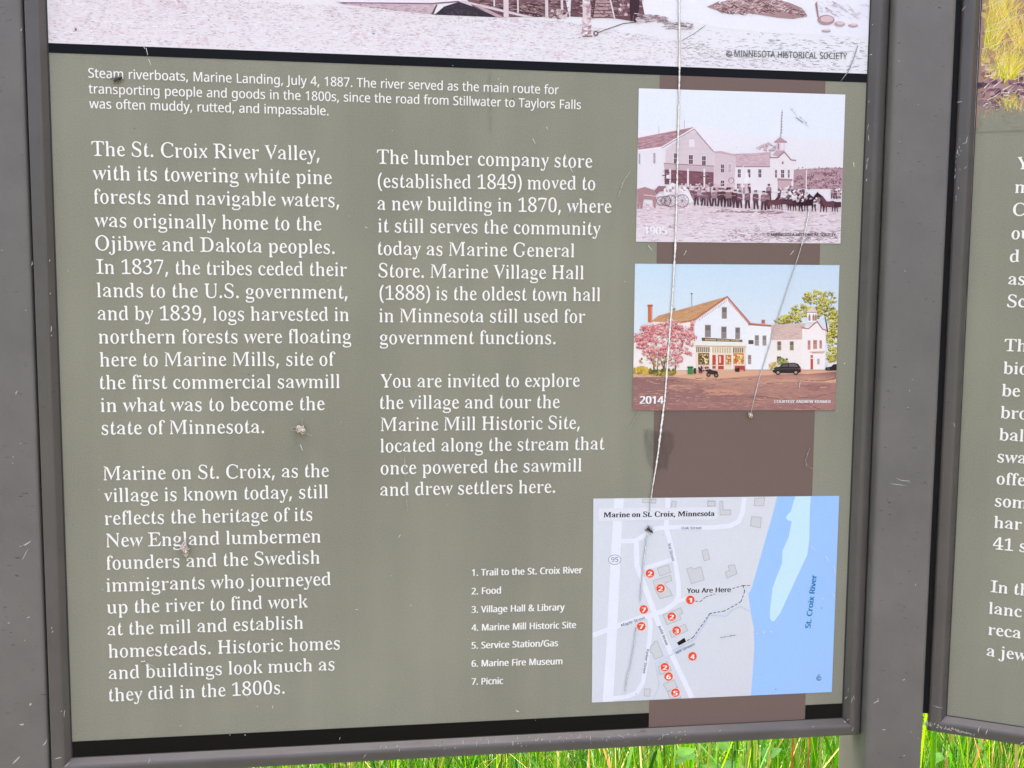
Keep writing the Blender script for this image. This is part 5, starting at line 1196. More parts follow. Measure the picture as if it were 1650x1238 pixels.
for x in (1312, 1340, 1356): art.poly([f6(x, 464), f6(x, 430), f6(x + 7, 416), f6(x + 14, 430), f6(x + 14, 464)], (176, 130, 110))
art.poly([f6(1292, 404), f6(1336, 366), f6(1378, 404)], (232, 214, 204)); art.stroke(f6(1292, 406), f6(1378, 406), 1.2, (180, 130, 110)); art.stroke(f6(1337, 368), f6(1340, 242), 1.0, (240, 240, 244), .6)
# parking lot: sunlit apron, violet-brown asphalt with tree-shadow patches printed in the picture
art.poly([f6(86, 856), f6(420, 846), f6(860, 812), f6(1504, 812), f6(1498, 1090), f6(84, 1092)], (226, 176, 144))
art.up()
art.poly([f6(86, 860), f6(360, 856), f6(560, 880), f6(900, 850), f6(1240, 830), f6(1300, 838), f6(1506, 820), f6(1506, 870), f6(1330, 890), f6(1504, 900), f6(1498, 1090), f6(84, 1092)], None,
         [(150, 112, 108), (160, 118, 110), (196, 148, 128), (206, 156, 130), (226, 176, 144), (180, 130, 120), (150, 104, 104), (160, 112, 110), (220, 170, 142), (178, 130, 122), (170, 124, 118), (158, 116, 112)])
art.up()
for x, y, rx, ry, c in [(420, 930, 120, 22, (196, 146, 128)), (220, 990, 110, 18, (172, 126, 118)), (720, 960, 160, 24, (206, 152, 128)), (1000, 1030, 180, 20, (182, 132, 120)), (1080, 890, 160, 14, (206, 156, 134)), (600, 1050, 160, 20, (176, 130, 120)), (1380, 930, 100, 22, (164, 116, 112)), (330, 884, 120, 10, (150, 110, 106))]:
    for _ in range(110):
        u, v = rnd.gauss(0, .42), rnd.gauss(0, .42)
        L = rnd.uniform(18, 70) * (1.1 - min(1, abs(u)))
        art.stroke(f6(x + u * rx - L, y + v * ry + L * .05), f6(x + u * rx + L, y + v * ry - L * .05), rnd.uniform(.6, 1.6), jit(c, 9), .3)
art.up()
speckle(art, f6, 700, [(92, 866), (1500, 860), (1494, 1086), (90, 1088)], (10, 60), (.4, 1.2), [(150, 108, 104), (190, 142, 128), (170, 124, 116), (206, 160, 140)], .03, None, 8)
art.path([f6(900, 1000), f6(960, 990), f6(1120, 1010), f6(1290, 1040), f6(1390, 1084)], .9, (120, 80, 78)); art.path([f6(1240, 1000), f6(1350, 1004), f6(1420, 980), f6(1500, 970)], .8, (120, 80, 78)); art.path([f6(1280, 880), f6(1400, 886), f6(1500, 872)], .8, (110, 74, 76))
# pink flowering tree at the left with a grassy foot
blobs(art, f6, 60, 150, 812, 70, 24, (8, 20), [(206, 170, 70), (226, 196, 90), (170, 140, 60)], 12, lambda x, y: x > 92)
blobs(art, f6, 70, 290, 826, 110, 22, (8, 20), [(140, 130, 60), (176, 156, 70), (110, 100, 50)], 12)
for x in (230, 300, 380, 260): art.stroke(f6(x, 740), f6(x + rnd.uniform(-12, 12), 836), 1.3, (120, 84, 56))
PK = [(168, 84, 84), (196, 98, 104), (218, 122, 126), (234, 152, 152), (244, 182, 176), (252, 214, 206)]
for x0, y0, x1, y1 in [(300, 800, 240, 620), (300, 800, 330, 600), (380, 810, 420, 640), (236, 800, 180, 640), (320, 640, 380, 540), (250, 640, 210, 540)]:
    art.stroke(f6(x0, y0), f6(x1, y1), 1.6, (110, 70, 56), .6)
for cx, cy, rx, ry, n in [(280, 610, 160, 100, 66), (160, 570, 66, 60, 22), (430, 540, 80, 46, 24), (300, 520, 140, 40, 30), (380, 700, 60, 80, 22), (240, 690, 80, 44, 16), (470, 590, 50, 50, 14), (350, 480, 60, 16, 7), (190, 510, 50, 18, 6), (500, 500, 22, 26, 3), (118, 600, 24, 50, 6), (480, 660, 26, 40, 4)]:
    crown(art, f6, int(n * 1.9), cx, cy, rx, ry, PK, lambda x, y: x > 94, (9, 24), (2.2, 6), 24)
blobs(art, f6, 60, 240, 740, 120, 40, (5, 12), [(150, 130, 70), (190, 160, 90), (206, 130, 120)], 12)
art.up()
# bins, motorcycles, bench, cars
art.rect(*f6(468, 790), *f6(502, 838), (70, 140, 80)); art.rect(*f6(464, 784), *f6(506, 794), (40, 100, 56)); art.rect(*f6(508, 796), *f6(526, 834), (70, 60, 56))
blobs(art, f6, 36, 575, 806, 38, 26, (5, 12), [(180, 70, 70), (90, 60, 70), (230, 200, 200), (60, 40, 50)], 10)
for x, y, r in [(612, 842, 15), (666, 846, 16)]:
    c0 = f6(x, y); art.disc(*c0, r / 4.342, (40, 32, 36)); art.up(); art.disc(*c0, r * .55 / 4.342, (150, 120, 112)); art.z -= art.dz
art.up()
art.poly([f6(600, 822), f6(618, 800), f6(640, 812), f6(672, 816), f6(680, 830), f6(656, 842), f6(620, 838)], (58, 46, 52)); art.stroke(f6(612, 800), f6(604, 790), 1, (60, 50, 54))
art.rect(*f6(796, 780), *f6(866, 806), (196, 72, 66)); art.poly([f6(794, 800), f6(828, 792), f6(830, 822), f6(800, 822)], (70, 40, 40)); art.rect(*f6(858, 800), *f6(866, 816), (150, 60, 54))
blobs(art, f6, 50, 1130, 752, 40, 26, (6, 16), [(150, 160, 80), (206, 196, 120), (110, 110, 60)], 12); blobs(art, f6, 30, 1066, 780, 26, 26, (6, 14), [(190, 160, 90), (226, 200, 130)], 12)
art.up()


def car(x, y, s, col):
    P = lambda a, b: f6(x + a * s, y + b * s)
    art.poly([P(-98, 22), P(-100, 2), P(-84, -10), P(-52, -14), P(-24, -38), P(52, -42), P(78, -34), P(96, -8), P(98, 22), P(80, 30), P(-84, 30)], col); art.up()
    art.poly([P(-42, -14), P(-20, -32), P(8, -34), P(8, -14)], (96, 90, 92)); art.poly([P(14, -34), P(48, -36), P(70, -28), P(76, -12), P(14, -13)], (110, 100, 98))
    for a in (-62, 62):
        art.disc(*P(a, 26), 17 * s / 4.342, (34, 28, 30)); art.up(); art.disc(*P(a, 26), 10 * s / 4.342, (176, 156, 148)); art.z -= art.dz
    art.stroke(P(-96, 2), P(90, 0), .6, (120, 108, 108)); art.rect(*P(84, -6), *P(96, 4), (190, 60, 60)); art.rect(*P(-100, 0), *P(-90, 8), (220, 210, 200)); art.z -= art.dz


car(1160, 800, 1.0, (50, 42, 46))
art.poly([f6(1428, 806), f6(1434, 790), f6(1470, 782), f6(1490, 766), f6(1508, 764), f6(1506, 812), f6(1440, 814)], (46, 38, 42)); art.up()
art.disc(*f6(1450, 804), 2.4, (90, 80, 78)); art.poly([f6(1440, 762), f6(1508, 752), f6(1508, 766), f6(1484, 770), f6(1470, 784), f6(1438, 790)], (240, 232, 232))
art.up(2)
art.text("2014", f6(133, 1044), f6(296, 1044), .0153, (250, 248, 250), 'N', bold=.03)
art.text("COURTESY ANDREW KRAMER", f6(1071, 1039), f6(1465, 1039), .0060, (246, 240, 240), 'N', bold=.025)
art.build("street_photograph", main_board)

# ------------------------------------------------------------------ the street map
art = Art(MAIN)
MAPQ = [(956, 803.5), (1352, 799), (1340, 1115), (953.5, 1132)]
art.frame(MAPQ)
art.poly(MAPQ, None, [(222, 226, 232), (226, 228, 233), (220, 220, 226), (220, 224, 230)])
art.up()
art.poly([(1252, 800.2), (1352, 799), (1340, 1115), (1209.7, 1120.7), (1212.5, 1085), (1215.3, 1044.7), (1214.3, 1011.2), (1209.7, 987.8), (1205.3, 957.7), (1210.3, 949.4), (1246.1, 824)], (166, 206, 255))
art.up()
art.poly([(1281, 799.9), (1306, 799.6), (1304.6, 824), (1304, 867.5), (1300.6, 894), (1279, 940), (1257, 987.8), (1248, 1000), (1244.4, 1001.2), (1240.4, 997), (1240.4, 985), (1244.4, 947.7), (1251, 930), (1259.8, 907.6), (1260.5, 887.5), (1270.5, 865.8), (1275.5, 840), (1268, 838), (1266, 833), (1274, 824)], (208, 240, 250))
ROAD = (238, 241, 252)
art.poly([(989.6, 803.1), (1005, 802.9), (1000.5, 870), (997, 960), (990, 1090), (987.5, 1130.5), (970.8, 1131.2), (977, 1040), (984, 900)], ROAD)
art.up()
art.path([(999.6, 872), (1023, 871.6), (1034, 865), (1056.3, 852), (1066, 850.5), (1100, 850), (1150, 850), (1176, 847.5), (1190, 840), (1196, 826), (1199, 801.4)], 7.4, ROAD)
art.path([(1025, 871), (1026, 911), (1040.3, 949), (1054.4, 987.6), (1075, 1039.8), (1098, 1089), (1115, 1124.7)], 8.2, ROAD)
art.path([(1076.2, 802.4), (1073, 849.8), (1079.6, 873), (1088.3, 911), (1093, 940), (1093.5, 960), (1087.4, 972), (1072, 983), (1053.6, 990), (1032, 995.3), (998, 1007.6), (955.2, 1023.7)], 7.6, ROAD)
art.path([(1037.4, 916), (1086, 901)], 7, ROAD); art.path([(1091, 969.5), (1112, 962)], 6, ROAD)
art.path([(1045.4, 990.7), (1048.2, 1010.7), (1044.4, 1046), (1035.5, 1100), (1026, 1116), (1010, 1122.5), (985, 1126)], 7, ROAD)
art.up()
# streams and their faint outlines
art.path([(1082.8, 1049), (1118, 1031), (1131, 1013), (1143, 991), (1158, 992), (1170, 993), (1180, 983), (1192, 977), (1208, 985)], 1.2, (186, 206, 232))
art.path([(1058, 1068), (1080, 1056), (1100, 1044)], 2.2, (206, 220, 240)); art.path([(1056, 1068), (1062, 1104), (1053, 1126)], 1.2, (200, 206, 226)); art.path([(1062, 1066), (1060, 1090)], 1.2, (205, 212, 232))
# buildings
BL, BF = (178, 180, 182), (214, 217, 218)


def bld(pts):
    art.poly(pts, BF); art.up(); art.path(pts, .9, BL, True); art.z -= art.dz


f7, f8, f9 = cc(940, 780, 6.877), cc(940, 960, 6.514), cc(1100, 824, 2.991)
for pts in [[f7(655, 168), f7(805, 168), f7(800, 212), f7(655, 205)], [f7(980, 190), f7(1028, 192), f7(1018, 272), f7(972, 268)], [f7(1378, 182), f7(1458, 188), f7(1452, 246), f7(1374, 240)],
            [f7(820, 935), f7(940, 895), f7(965, 978), f7(845, 1018)], [f7(770, 1070), f7(965, 1010), f7(978, 1070), f7(905, 1095), f7(900, 1120), f7(955, 1170), f7(985, 1235), f7(850, 1270), f7(800, 1180)],
            [f7(1310, 740), f7(1368, 722), f7(1400, 832), f7(1338, 852)], [f7(1143, 940), f7(1195, 925), f7(1215, 945), f7(1300, 915), f7(1338, 1060), f7(1195, 1105)],
            [f8(835, 200), f8(1020, 125), f8(1042, 185), f8(1008, 200), f8(1022, 245), f8(875, 305)], [f8(900, 375), f8(1065, 298), f8(1095, 365), f8(925, 438)],
            [f8(705, 525), f8(742, 505), f8(738, 482), f8(772, 472), f8(835, 630), f8(748, 665), f8(722, 600), f8(698, 590)],
            [f8(640, 975), f8(702, 978), f8(696, 1055), f8(634, 1050)], [f8(785, 745), f8(880, 690), f8(920, 780), f8(805, 830)], [f8(838, 930), f8(945, 880), f8(985, 955), f8(880, 1005)], [f8(880, 1010), f8(985, 960), f8(1022, 1074), f8(908, 1080)],
            [f9(205, 292), f9(225, 285), f9(218, 262), f9(248, 256), f9(262, 300), f9(212, 322)], [f9(326, 70), f9(332, 24), f9(378, 30), f9(374, 80)],
            [(1159.5, 808), (1164, 807.5), (1165, 822), (1177, 821.5), (1177, 829.5), (1160, 830)], [(1139.5, 808.5), (1152, 808), (1152, 815.5), (1140, 816)], [(1216, 803), (1232, 802), (1230, 815), (1215, 815)]]:
    bld(pts)
art.up(2)
art.poly([f8(980, 492), f8(1058, 440), f8(1078, 482), f8(1000, 522)], (22, 22, 20))


def dashes(pts, w, col, on=4.2, off=2.6):
    t = 0.0
    for a, b in zip(pts, pts[1:]):
        L = math.dist(a, b); s = 0.0
        while s < L:
            e = min(L, s + on)
            art.stroke(tuple(a[k] + (b[k] - a[k]) * s / L for k in (0, 1)), tuple(a[k] + (b[k] - a[k]) * e / L for k in (0, 1)), w, col)
            s = e + off


dashes([(1120, 968.4), (1128, 969.4), (1137, 961.7), (1152, 957)], 1.1, (70, 76, 84)); dashes([(1180, 948.4), (1197, 943.4), (1210.3, 943.4)], 1.1, (70, 76, 84))
dashes([(1197, 943.4), (1199.6, 952.7), (1193.6, 969.4), (1181, 977), (1166.9, 984.5), (1143.5, 988.5), (1131, 1007), (1116.7, 1027), (1104, 1034)], 1.2, (60, 66, 72))
art.poly([(965, 819.5), (1155.5, 817.2), (1155.5, 836.5), (964, 839.5)], (232, 234, 240))
art.poly([(1103, 946), (1176, 943), (1176, 956.5), (1103, 958)], (226, 228, 232))
art.disc(990.2, 901.9, 10.4, (120, 124, 130), 8.1, 28); art.up(); art.disc(990.2, 901.9, 9.6, (236, 239, 248), 7.3, 28)
art.up()
INKD = (24, 24, 28)
art.text("Marine on St. Croix, Minnesota", (972.7, 833.8), (1150.8, 831.4), .0115, INKD, 'S', bold=.02); print("fit", art.last)
for s, p, q, e, c, b in [("Oak Street", (1097.8, 852.9), (1130.2, 852.7), .0056, (70, 74, 80), .008), ("3rd Street", (1076, 875.6), (1082.8, 904.6), .0056, (70, 74, 80), .008), ("95", (984.6, 905.4), (996, 905.2), .0098, (70, 74, 80), 0),
                         ("You Are Here", (1106.7, 955.6), (1176.9, 953.9), .0102, INKD, .026), ("Maple Street", (1001.4, 1009.6), (1039.5, 997), .0058, (60, 64, 70), .008), ("Judd Street", (1060.2, 1009), (1072.8, 1040.4), .0058, (60, 64, 70), .008),
                         ("Parker Street", (1041.6, 1046), (1035.4, 1085), .0058, (60, 64, 70), .008), ("Mill Stream", (1089.7, 1053.8), (1119.5, 1039), .0057, (70, 112, 146), .012), ("St. Croix River", (1305.4, 1012), (1315.6, 926.6), .0118, (0, 122, 178), .024)]:
    art.text(s, p, q, e, c, 'N', bold=b); print("fit", round(art.last, 2), s)
copyright_mark(art, 1319, 1093, 3.6, (60, 100, 150)); art.stroke((1316.6, 1087.4), (1321.4, 1087.3), .8, (60, 100, 150))
art.up()
for n_, x, y in [("2", 1047, 924), ("2", 1064, 948), ("2", 1082, 993.5), ("2", 1071, 1075), ("7", 1037, 982), ("7", 1033, 1009), ("1", 1112, 966.5), ("3", 1090, 1016), ("4", 1115.5, 1057.5), ("6", 1077, 1090), ("5", 1088, 1116)]:
    art.disc(x, y, 8.0, (250, 224, 218), n=26); art.up()
    art.disc(x, y, 6.9, (240, 84, 52), n=26); art.up()
    w = 3.0 if n_ != "1" else 1.9
    art.text(n_, (x - w, y + 4.3), (x + w, y + 4.2), .0095, WHITE, 'N', bold=.04); art.z -= art.dz * 2
art.build("street_map", main_board)

# ------------------------------------------------------------------ wear on the main board: scratches, a smear, chips
def gouge(pts, w, col=(250, 246, 240), edge=(150, 140, 135), name="scratch", rag=.25):
    a = Art(MAIN); a.z = .0016
    fine = []
    for p, q in zip(pts, pts[1:]):
        n = max(2, int(math.dist(p, q) / 3))
        fine += [(p[0] + (q[0] - p[0]) * k / n, p[1] + (q[1] - p[1]) * k / n) for k in range(n)]
    fine.append(pts[-1])
    L = [(p[0] + rnd.gauss(0, w * .06), p[1]) for p in fine]
    n = len(L)
    wd_ = [w * (1 + rnd.gauss(0, rag)) * (.35 + .65 * min(1, 8 * i / n, 8 * (n - i) / n)) for i in range(n)]
    for i in range(n - 1):
        p, q = L[i], L[i + 1]
        a.poly([(p[0] - wd_[i] / 2 - .5, p[1]), (q[0] - wd_[i + 1] / 2 - .5, q[1]), (q[0] + wd_[i + 1] / 2, q[1]), (p[0] + wd_[i] / 2, p[1])], jit(edge, 16))
    a.up()
    for i in range(n - 1):
        p, q = L[i], L[i + 1]
        a.poly([(p[0] - wd_[i] / 2, p[1]), (q[0] - wd_[i + 1] / 2, q[1]), (q[0] + wd_[i + 1] / 2 - .4, q[1]), (p[0] + wd_[i] / 2 - .4, p[1])], jit(col, 8))
    return a.build(name, main_board)


gouge([(1090, -140), (1094, 0), (1094.5, 110), (1093.5, 170), (1088.5, 380), (1083, 480), (1071, 640), (1060, 730), (1052, 780), (1046.8, 815), (1046.2, 824)], 2.7)
gouge([(1303.5, 337), (1301, 352), (1291, 396)], 2.0); gouge([(1291, 396), (1270, 460), (1255, 505), (1222, 612), (1209, 666)], 1.3, (226, 222, 220), (168, 160, 156))
gouge([(1042, 862), (1038, 895), (1034, 935), (1031, 968)], 1.5, (246, 246, 250), (130, 130, 134)); gouge([(1024, 1010), (1022, 1034), (1016, 1068), (1009, 1096), (1007, 1114)], 1.5, (244, 244, 248), (130, 130, 134))
gouge([(1136, 42), (1118, 55), (1099, 66)], 1.0, (150, 146, 150), (90, 86, 92)); gouge([(1381, 74), (1376, 92), (1366, 116), (1354, 131)], 1.1, (200, 198, 200), (110, 108, 112))
gouge([(1289, 614), (1287, 624)], 2.0); gouge([(1304, 722), (1297, 742), (1299, 750), (1326, 766)], .8, (176, 160, 154), (150, 134, 128))
gouge([(1030, 662), (1022, 676), (1013, 690)], .8, (176, 172, 162), (160, 156, 146)); gouge([(1016, 275), (1003, 295), (996, 318)], .7, (212, 210, 200), (180, 178, 168))
gouge([(652, 735), (654, 790), (657, 824)], .6, (190, 186, 176), (168, 164, 154)); gouge([(808, 630), (812, 646)], .7, (180, 176, 168), (160, 156, 148))
gouge([(789, 112), (790, 180), (791, 215)], .5, (148, 146, 130), (142, 140, 124), "scratch", .1)
a = Art(MAIN); a.z = .0015                                  # the greasy brown smear beside the brown band
sm = [(1034, 690), (1036, 715), (1041, 745), (1049, 759), (1058, 762), (1068, 757), (1076, 760), (1079, 735), (1088, 718), (1087, 698), (1076, 692), (1060, 696), (1046, 688)]
cxs, cys = sum(p[0] for p in sm) / len(sm), sum(p[1] for p in sm) / len(sm)
for i in range(len(sm)):
    p, q = sm[i], sm[(i + 1) % len(sm)]
    k = lambda v, t: (cxs + (v[0] - cxs) * t, cys + (v[1] - cys) * t)
    a.poly([p, q, k(q, .82), k(p, .82)], None, [(0, 0, 0)] * 2 + [(200, 200, 200)] * 2)
    a.poly([k(p, .82), k(q, .82), (cxs, cys)], None, [(200, 200, 200)] * 2 + [(175, 175, 175)])
a.build("smear_stain", main_board, m_smear)
a = Art(MAIN); a.z = .0018                                  # specks of white chipping over the board
for _ in range(150):
    x, y = rnd.uniform(90, 1370), rnd.uniform(100, 1190)
    s = rnd.uniform(.4, 1.1); an = rnd.random() * 3
    a.poly([(x + s * rnd.uniform(.4, 1.6) * math.cos(an + k * 1.57), y + s * rnd.uniform(.4, 1.4) * math.sin(an + k * 1.57)) for k in range(4)], jit(rnd.choice([(225, 222, 212), (190, 186, 176), (210, 206, 196), (70, 66, 60)]), 10))
for x, y, dx, dy, w in [(236, 78, 3, 12, 1), (240, 96, 4, 10, 1), (232, 74, 2, 6, 1), (1374, 262, 1, 8, 1.2), (880, 205, 2, 4, 1), (858, 224, 4, 8, 1), (918, 270, 4, 8, 1), (920, 300, 3, 4, 1.2), (1044, 396, 6, 8, 1), (1105, 404, -4, 8, 1), (1278, 404, -6, 7, 1), (228, 1064, 5, 3, 1.4), (238, 1068, 14, 18, .7), (484, 716, 4, 10, 1.4), (588, 366, 5, 2, 1), (440, 1136, -1, 5, .8), (645, 861, -3, 5, .9), (573, 981, 4, 1, 1), (831, 1144, 5, 2, 1.8), (1218, 1020, 3, 0, 2), (1229, 1017, 2, 3, 2), (1240, 1016, 3, 2, 2.4), (1306, 880, 8, 8, 1), (1342, 910, 3, 14, 1), (1330, 896, 4, 8, 1), (1341, 955, 3, 8, 1.2), (1324, 964, 3, 0, 2)]:
    a.stroke((x, y), (x + dx, y + dy), w, (232, 230, 226), w * .5)
for k in range(22): a.stroke((1160 + k * 1.1, 1027 - k * .2), (1162 + k * 1.1, 1026.6 - k * .2), rnd.uniform(.4, 1.3), jit((130, 130, 132), 30))
o = a.build("chip_mark", main_board); o["kind"] = "stuff"

# ------------------------------------------------------------------ side sign: stray photograph and text
art = Art(SIDE); art.z = .0003
f2 = cc(1450, 0, 3.995)
g0 = SIDE.at(1572, 200)[1]; g1 = SIDE.at(1580, 0)[1]
EA, EB = SX0 + .0006, SX1 - .0006
art.raw([(EA, g0 - .004), (EB, g0 - .004), (EB, TOP - .0008), (EA, TOP - .0008)], [ink((172, 140, 122))] * 4)
art.up()


def edge_ok(x, y): return SIDE.at(*f2(x, y))[0] > EA + .002 and x < 1000


gx = lambda x, y: f2(x, y)
for cx, cy, rx, ry, n, cols in [(640, 130, 200, 160, 150, [(150, 104, 110), (176, 130, 120), (200, 160, 110), (226, 196, 120)]), (640, 580, 200, 120, 160, [(126, 92, 104), (150, 114, 120), (176, 140, 140), (110, 78, 92)]),
                                (640, 420, 200, 50, 60, [(216, 176, 110), (196, 190, 80), (230, 200, 130)]), (620, 490, 130, 22, 30, [(226, 200, 70), (210, 176, 80)])]:
    blobs(art, gx, n, cx, cy, rx, ry, (12, 34), cols, 10, edge_ok)
art.up()
for _ in range(150):                                         # pale litter
    x, y = rnd.uniform(500, 990), rnd.uniform(410, 720)
    if not edge_ok(x, y): continue
    L = rnd.uniform(16, 70); an = rnd.uniform(-.9, .2)
    if not edge_ok(x + L, y): continue
    art.stroke(gx(x, y), gx(x + L * math.cos(an), y + L * math.sin(an)), rnd.uniform(.7, 2.2), jit(rnd.choice([(236, 214, 206), (206, 176, 176), (180, 150, 156), (240, 226, 210)]), 10), .5)
art.up()
for bx, by, spread, n, tall in [(590, 300, 40, 60, 420), (700, 500, 60, 70, 300), (640, 120, 60, 40, 300), (800, 300, 60, 50, 420), (520, 390, 20, 16, 140), (900, 520, 60, 50, 420), (720, 700, 90, 26, 120), (560, 780, 60, 16, 90), (860, 760, 90, 26, 120)]:
    for _ in range(n * 2):
        x, y = bx + rnd.gauss(0, spread * .45), by + rnd.gauss(0, 12)
        L = tall * rnd.uniform(.3, 1); an = -1.57 + rnd.gauss(0, .42)
        c = jit(rnd.choice([(244, 226, 60), (250, 236, 110), (226, 206, 60), (206, 196, 60), (250, 214, 120), (246, 196, 120), (180, 190, 60)]), 12)
        p = [(x + L * t * math.cos(an) + t * t * rnd.uniform(-20, 20), y + L * t * math.sin(an)) for t in (0, .33, .66, 1)]
        if not all(edge_ok(*q) and q[1] < 800 for q in p): continue
        for k in range(3): art.stroke(gx(*p[k]), gx(*p[k + 1]), 1.3 - k * .4, c, .9 - k * .3)
art.up()
for _ in range(260):
    x, y = rnd.uniform(500, 990), rnd.uniform(0, 460); L = rnd.uniform(40, 160); an = rnd.uniform(-1.1, -.2)
    if edge_ok(x, y) and edge_ok(x + L * math.cos(an), y): art.stroke(gx(x, y), gx(x + L * math.cos(an), y + L * math.sin(an)), rnd.uniform(.4, .9), jit(rnd.choice([(250, 212, 130), (250, 236, 200), (240, 180, 110), (206, 150, 110)]), 16), .3)
# the picture melts into the olive ground at its foot
art.up(2)
for _ in range(3000):                                        # olive specks thicken until only the board colour is left
    h = abs(rnd.gauss(0, .0095)) - .0068
    x = EA + rnd.random() * .12
    L, w = rnd.uniform(.0012, .004), rnd.uniform(.0004, .0011)
    an = rnd.gauss(1.2, .8); dx, dy = math.cos(an) * L, math.sin(an) * L
    c = ink(jit((149, 147, 130), 2))
    x = max(EA + .0042, x)
    art.raw([(x - dx, g0 + h - dy), (x + w - dx * .5, g0 + h - dy * .5), (x + dx, g0 + h + dy), (x - w + dx * .5, g0 + h + dy * .5)], [c] * 4)
art.build("grass_photograph", side_board)
for para in ([("Yo", 1637.7, 273.3), ("m", 1635, 311.3), ("C", 1632, 348), ("ou", 1629.7, 385.6), ("d", 1627, 422.6), ("as", 1624.5, 459.2), ("Sc", 1622.7, 495)], [("Th", 1618, 565.8), ("bio", 1616.5, 602.4), ("be", 1614, 638.3), ("bro", 1612, 673.8),
                ("bal", 1609.7, 709.4), ("swa", 1607, 744.7), ("offe", 1605.7, 780), ("som", 1603, 815.8), ("har", 1601.4, 850.3), ("41 s", 1599.7, 884.9)], [("In th", 1596, 953.8), ("lanc", 1593, 988.7), ("reca", 1592, 1022.8), ("a jew", 1589.7, 1056.9)]):
  art = Art(SIDE); art.z = .0004
  for s, x, y in para:
    b0 = SIDE.at(x, y)
    # level on its own board
    px2 = x + 30
    yy = y
    lo_, hi_ = y - 30, y + 30
    for _ in range(30):
        md = (lo_ + hi_) / 2
        if SIDE.at(px2, md)[1] > b0[1]: lo_ = md
        else: hi_ = md
    art.text(s, (x, y), (px2, lo_), .0262, WHITE, 'S', fit=False, bold=.006)
  art.build("text_paragraph", side_board)
# ------------------------------------------------------------------ bare-metal chips on frames and posts
UX, UZ = Vector((1, 0, 0)), Vector((0, 0, 1))


def main_spot(x, y, L, w, an, off=.0084):
    q = MAIN.at(x, y, off)
    return (Vector((q[0], -off, q[1])), UX, UZ, L, w, an)


spots = []
for x, y, L, an in [(240, 1226, .009, 1.2), (548, 1190, .005, 1.3), (614, 1203, .005, 1.0), (622, 1204, .003, 1.2), (640, 1202, .003, 1.5), (588, 1218, .006, .9), (746, 1196, .006, 1.5), (768, 1200, .004, 1.5), (787, 1196, .007, 1.5), (826, 1198, .008, 1.55), (866, 1192, .004, 1), (902, 1188, .004, .4), (933, 1187, .006, .3), (951, 1189, .006, 1.5),
                    (945, 1187, .003, 1), (999, 1185, .006, -.6), (1004, 1188, .005, -.8), (977, 1193, .003, 1.2), (1063, 1191, .006, .5), (1068, 1186, .007, 1.5), (1075, 1184, .004, .2), (1082, 1180, .003, .9), (1095, 1180, .004, .3), (1104, 1184, .003, .2), (1160, 1178, .004, .5), (1366, 1160, .003, .8), (1310, 1171, .003, .5),
                    (1372, 1128, .010, 1.4), (1363, 1124, .005, .8), (1367, 1112, .007, 1.5), (1376, 1124, .006, -1.3), (1361, 1163, .005, -.7), (1374, 1175, .006, 1.2),
                    (1403, 88, .004, .3), (1406, 40, .002, 1), (1400, 164, .004, 1.3), (1399, 205, .008, 1.4), (1400, 222, .008, 1.7), (1397, 268, .009, 1.5), (1398, 258, .006, 1.2), (1396, 290, .005, 1.1),
                    (80, 420, .003, 1.3), (81, 473, .002, 1), (82, 530, .007, 1.5), (83, 541, .002, 1), (84, 1012, .004, 1.4), (85, 1018, .003, 1), (99, 1146, .002, 1), (104, 1150, .010, 1.45), (108, 1232, .009, .8), (94, 1222, .008, .2)]:
    spots.append(main_spot(x, y, L * rnd.uniform(.6, .9), rnd.uniform(.0004, .0009), an))
for _ in range(45):
    x = rnd.uniform(640, 1110); y = 1205 - (x - 600) * .0385 + rnd.uniform(-9, 7)
    spots.append(main_spot(x, y, rnd.uniform(.0008, .003), rnd.uniform(.0003, .0007), rnd.uniform(.9, 1.8)))
o = scuffs("paint_chip", spots, main); o["kind"] = "stuff"


def face_spots(bd, lst):
    out = []
    for x, y, L, w, an in lst:
        q = bd.at(x, y)
        p = bd.o + bd.a * q[0] + bd.n * .0001
        out.append((Vector((p[0], -p[2], q[1] + BASE_Z)), Vector((bd.a[0], -bd.a[2], 0)), UZ, L, w, an))
    return out


midf = Board((0.7776, 0, 0.018), BEND / 2)
lst = [(1412, 1132, .006, .0012, .5), (1414, 1128, .004, .001, 1.3), (1424, 1176, .004, .001, .1), (1394, 1168, .003, .0008, 1.5), (1395, 1206, .003, .0008, 1.5), (1455, 772, .014, .0007, -.15), (1448, 781, .016, .0006, -.1), (1460, 776, .01, .0005, -.25), (1457, 1218, .002, .0008, .5), (1456, 1095, .003, .001, .6)]
for k in range(22):
    y = 160 + k * 17 + rnd.uniform(-8, 8)
    xl = 1447 - y * .0425
    lst.append((xl + rnd.uniform(-1, 4), y, rnd.uniform(.0015, .005), rnd.uniform(.0003, .0007), rnd.uniform(1.1, 2)))
for _ in range(10): lst.append((rnd.uniform(1440, 1480), rnd.uniform(20, 1200), rnd.uniform(.001, .0025), rnd.uniform(.0004, .0008), rnd.uniform(0, 3)))
sp = face_spots(midf, [l for l in lst if midf.at(l[0], l[1])[0] > .003])
o = scuffs("paint_chip", [(s[0] - Vector((mid_c.x, mid_c.y, 0)), *s[1:]) for s in sp], mid_post); o["kind"] = "stuff"
leff = Board((-0.0186, 0, 0.006), 0.0)
lst = [(42, 876, .010, .0016, .5), (36, 880, .006, .001, .2), (41, 893, .012, .0006, 1.1), (49, 1135, .003, .002, 1), (35, 1167, .004, .002, 0), (26, 1225, .010, .0016, .8), (72, 1196, .008, .001, 1), (27, 633, .004, .001, 1.2), (51, 425, .005, .0008, 1.4), (46, 995, .003, .001, .4), (68, 208, .005, .0008, 1.4), (34, 48, .003, .0008, 1), (14, 1004, .002, .001, 0)]
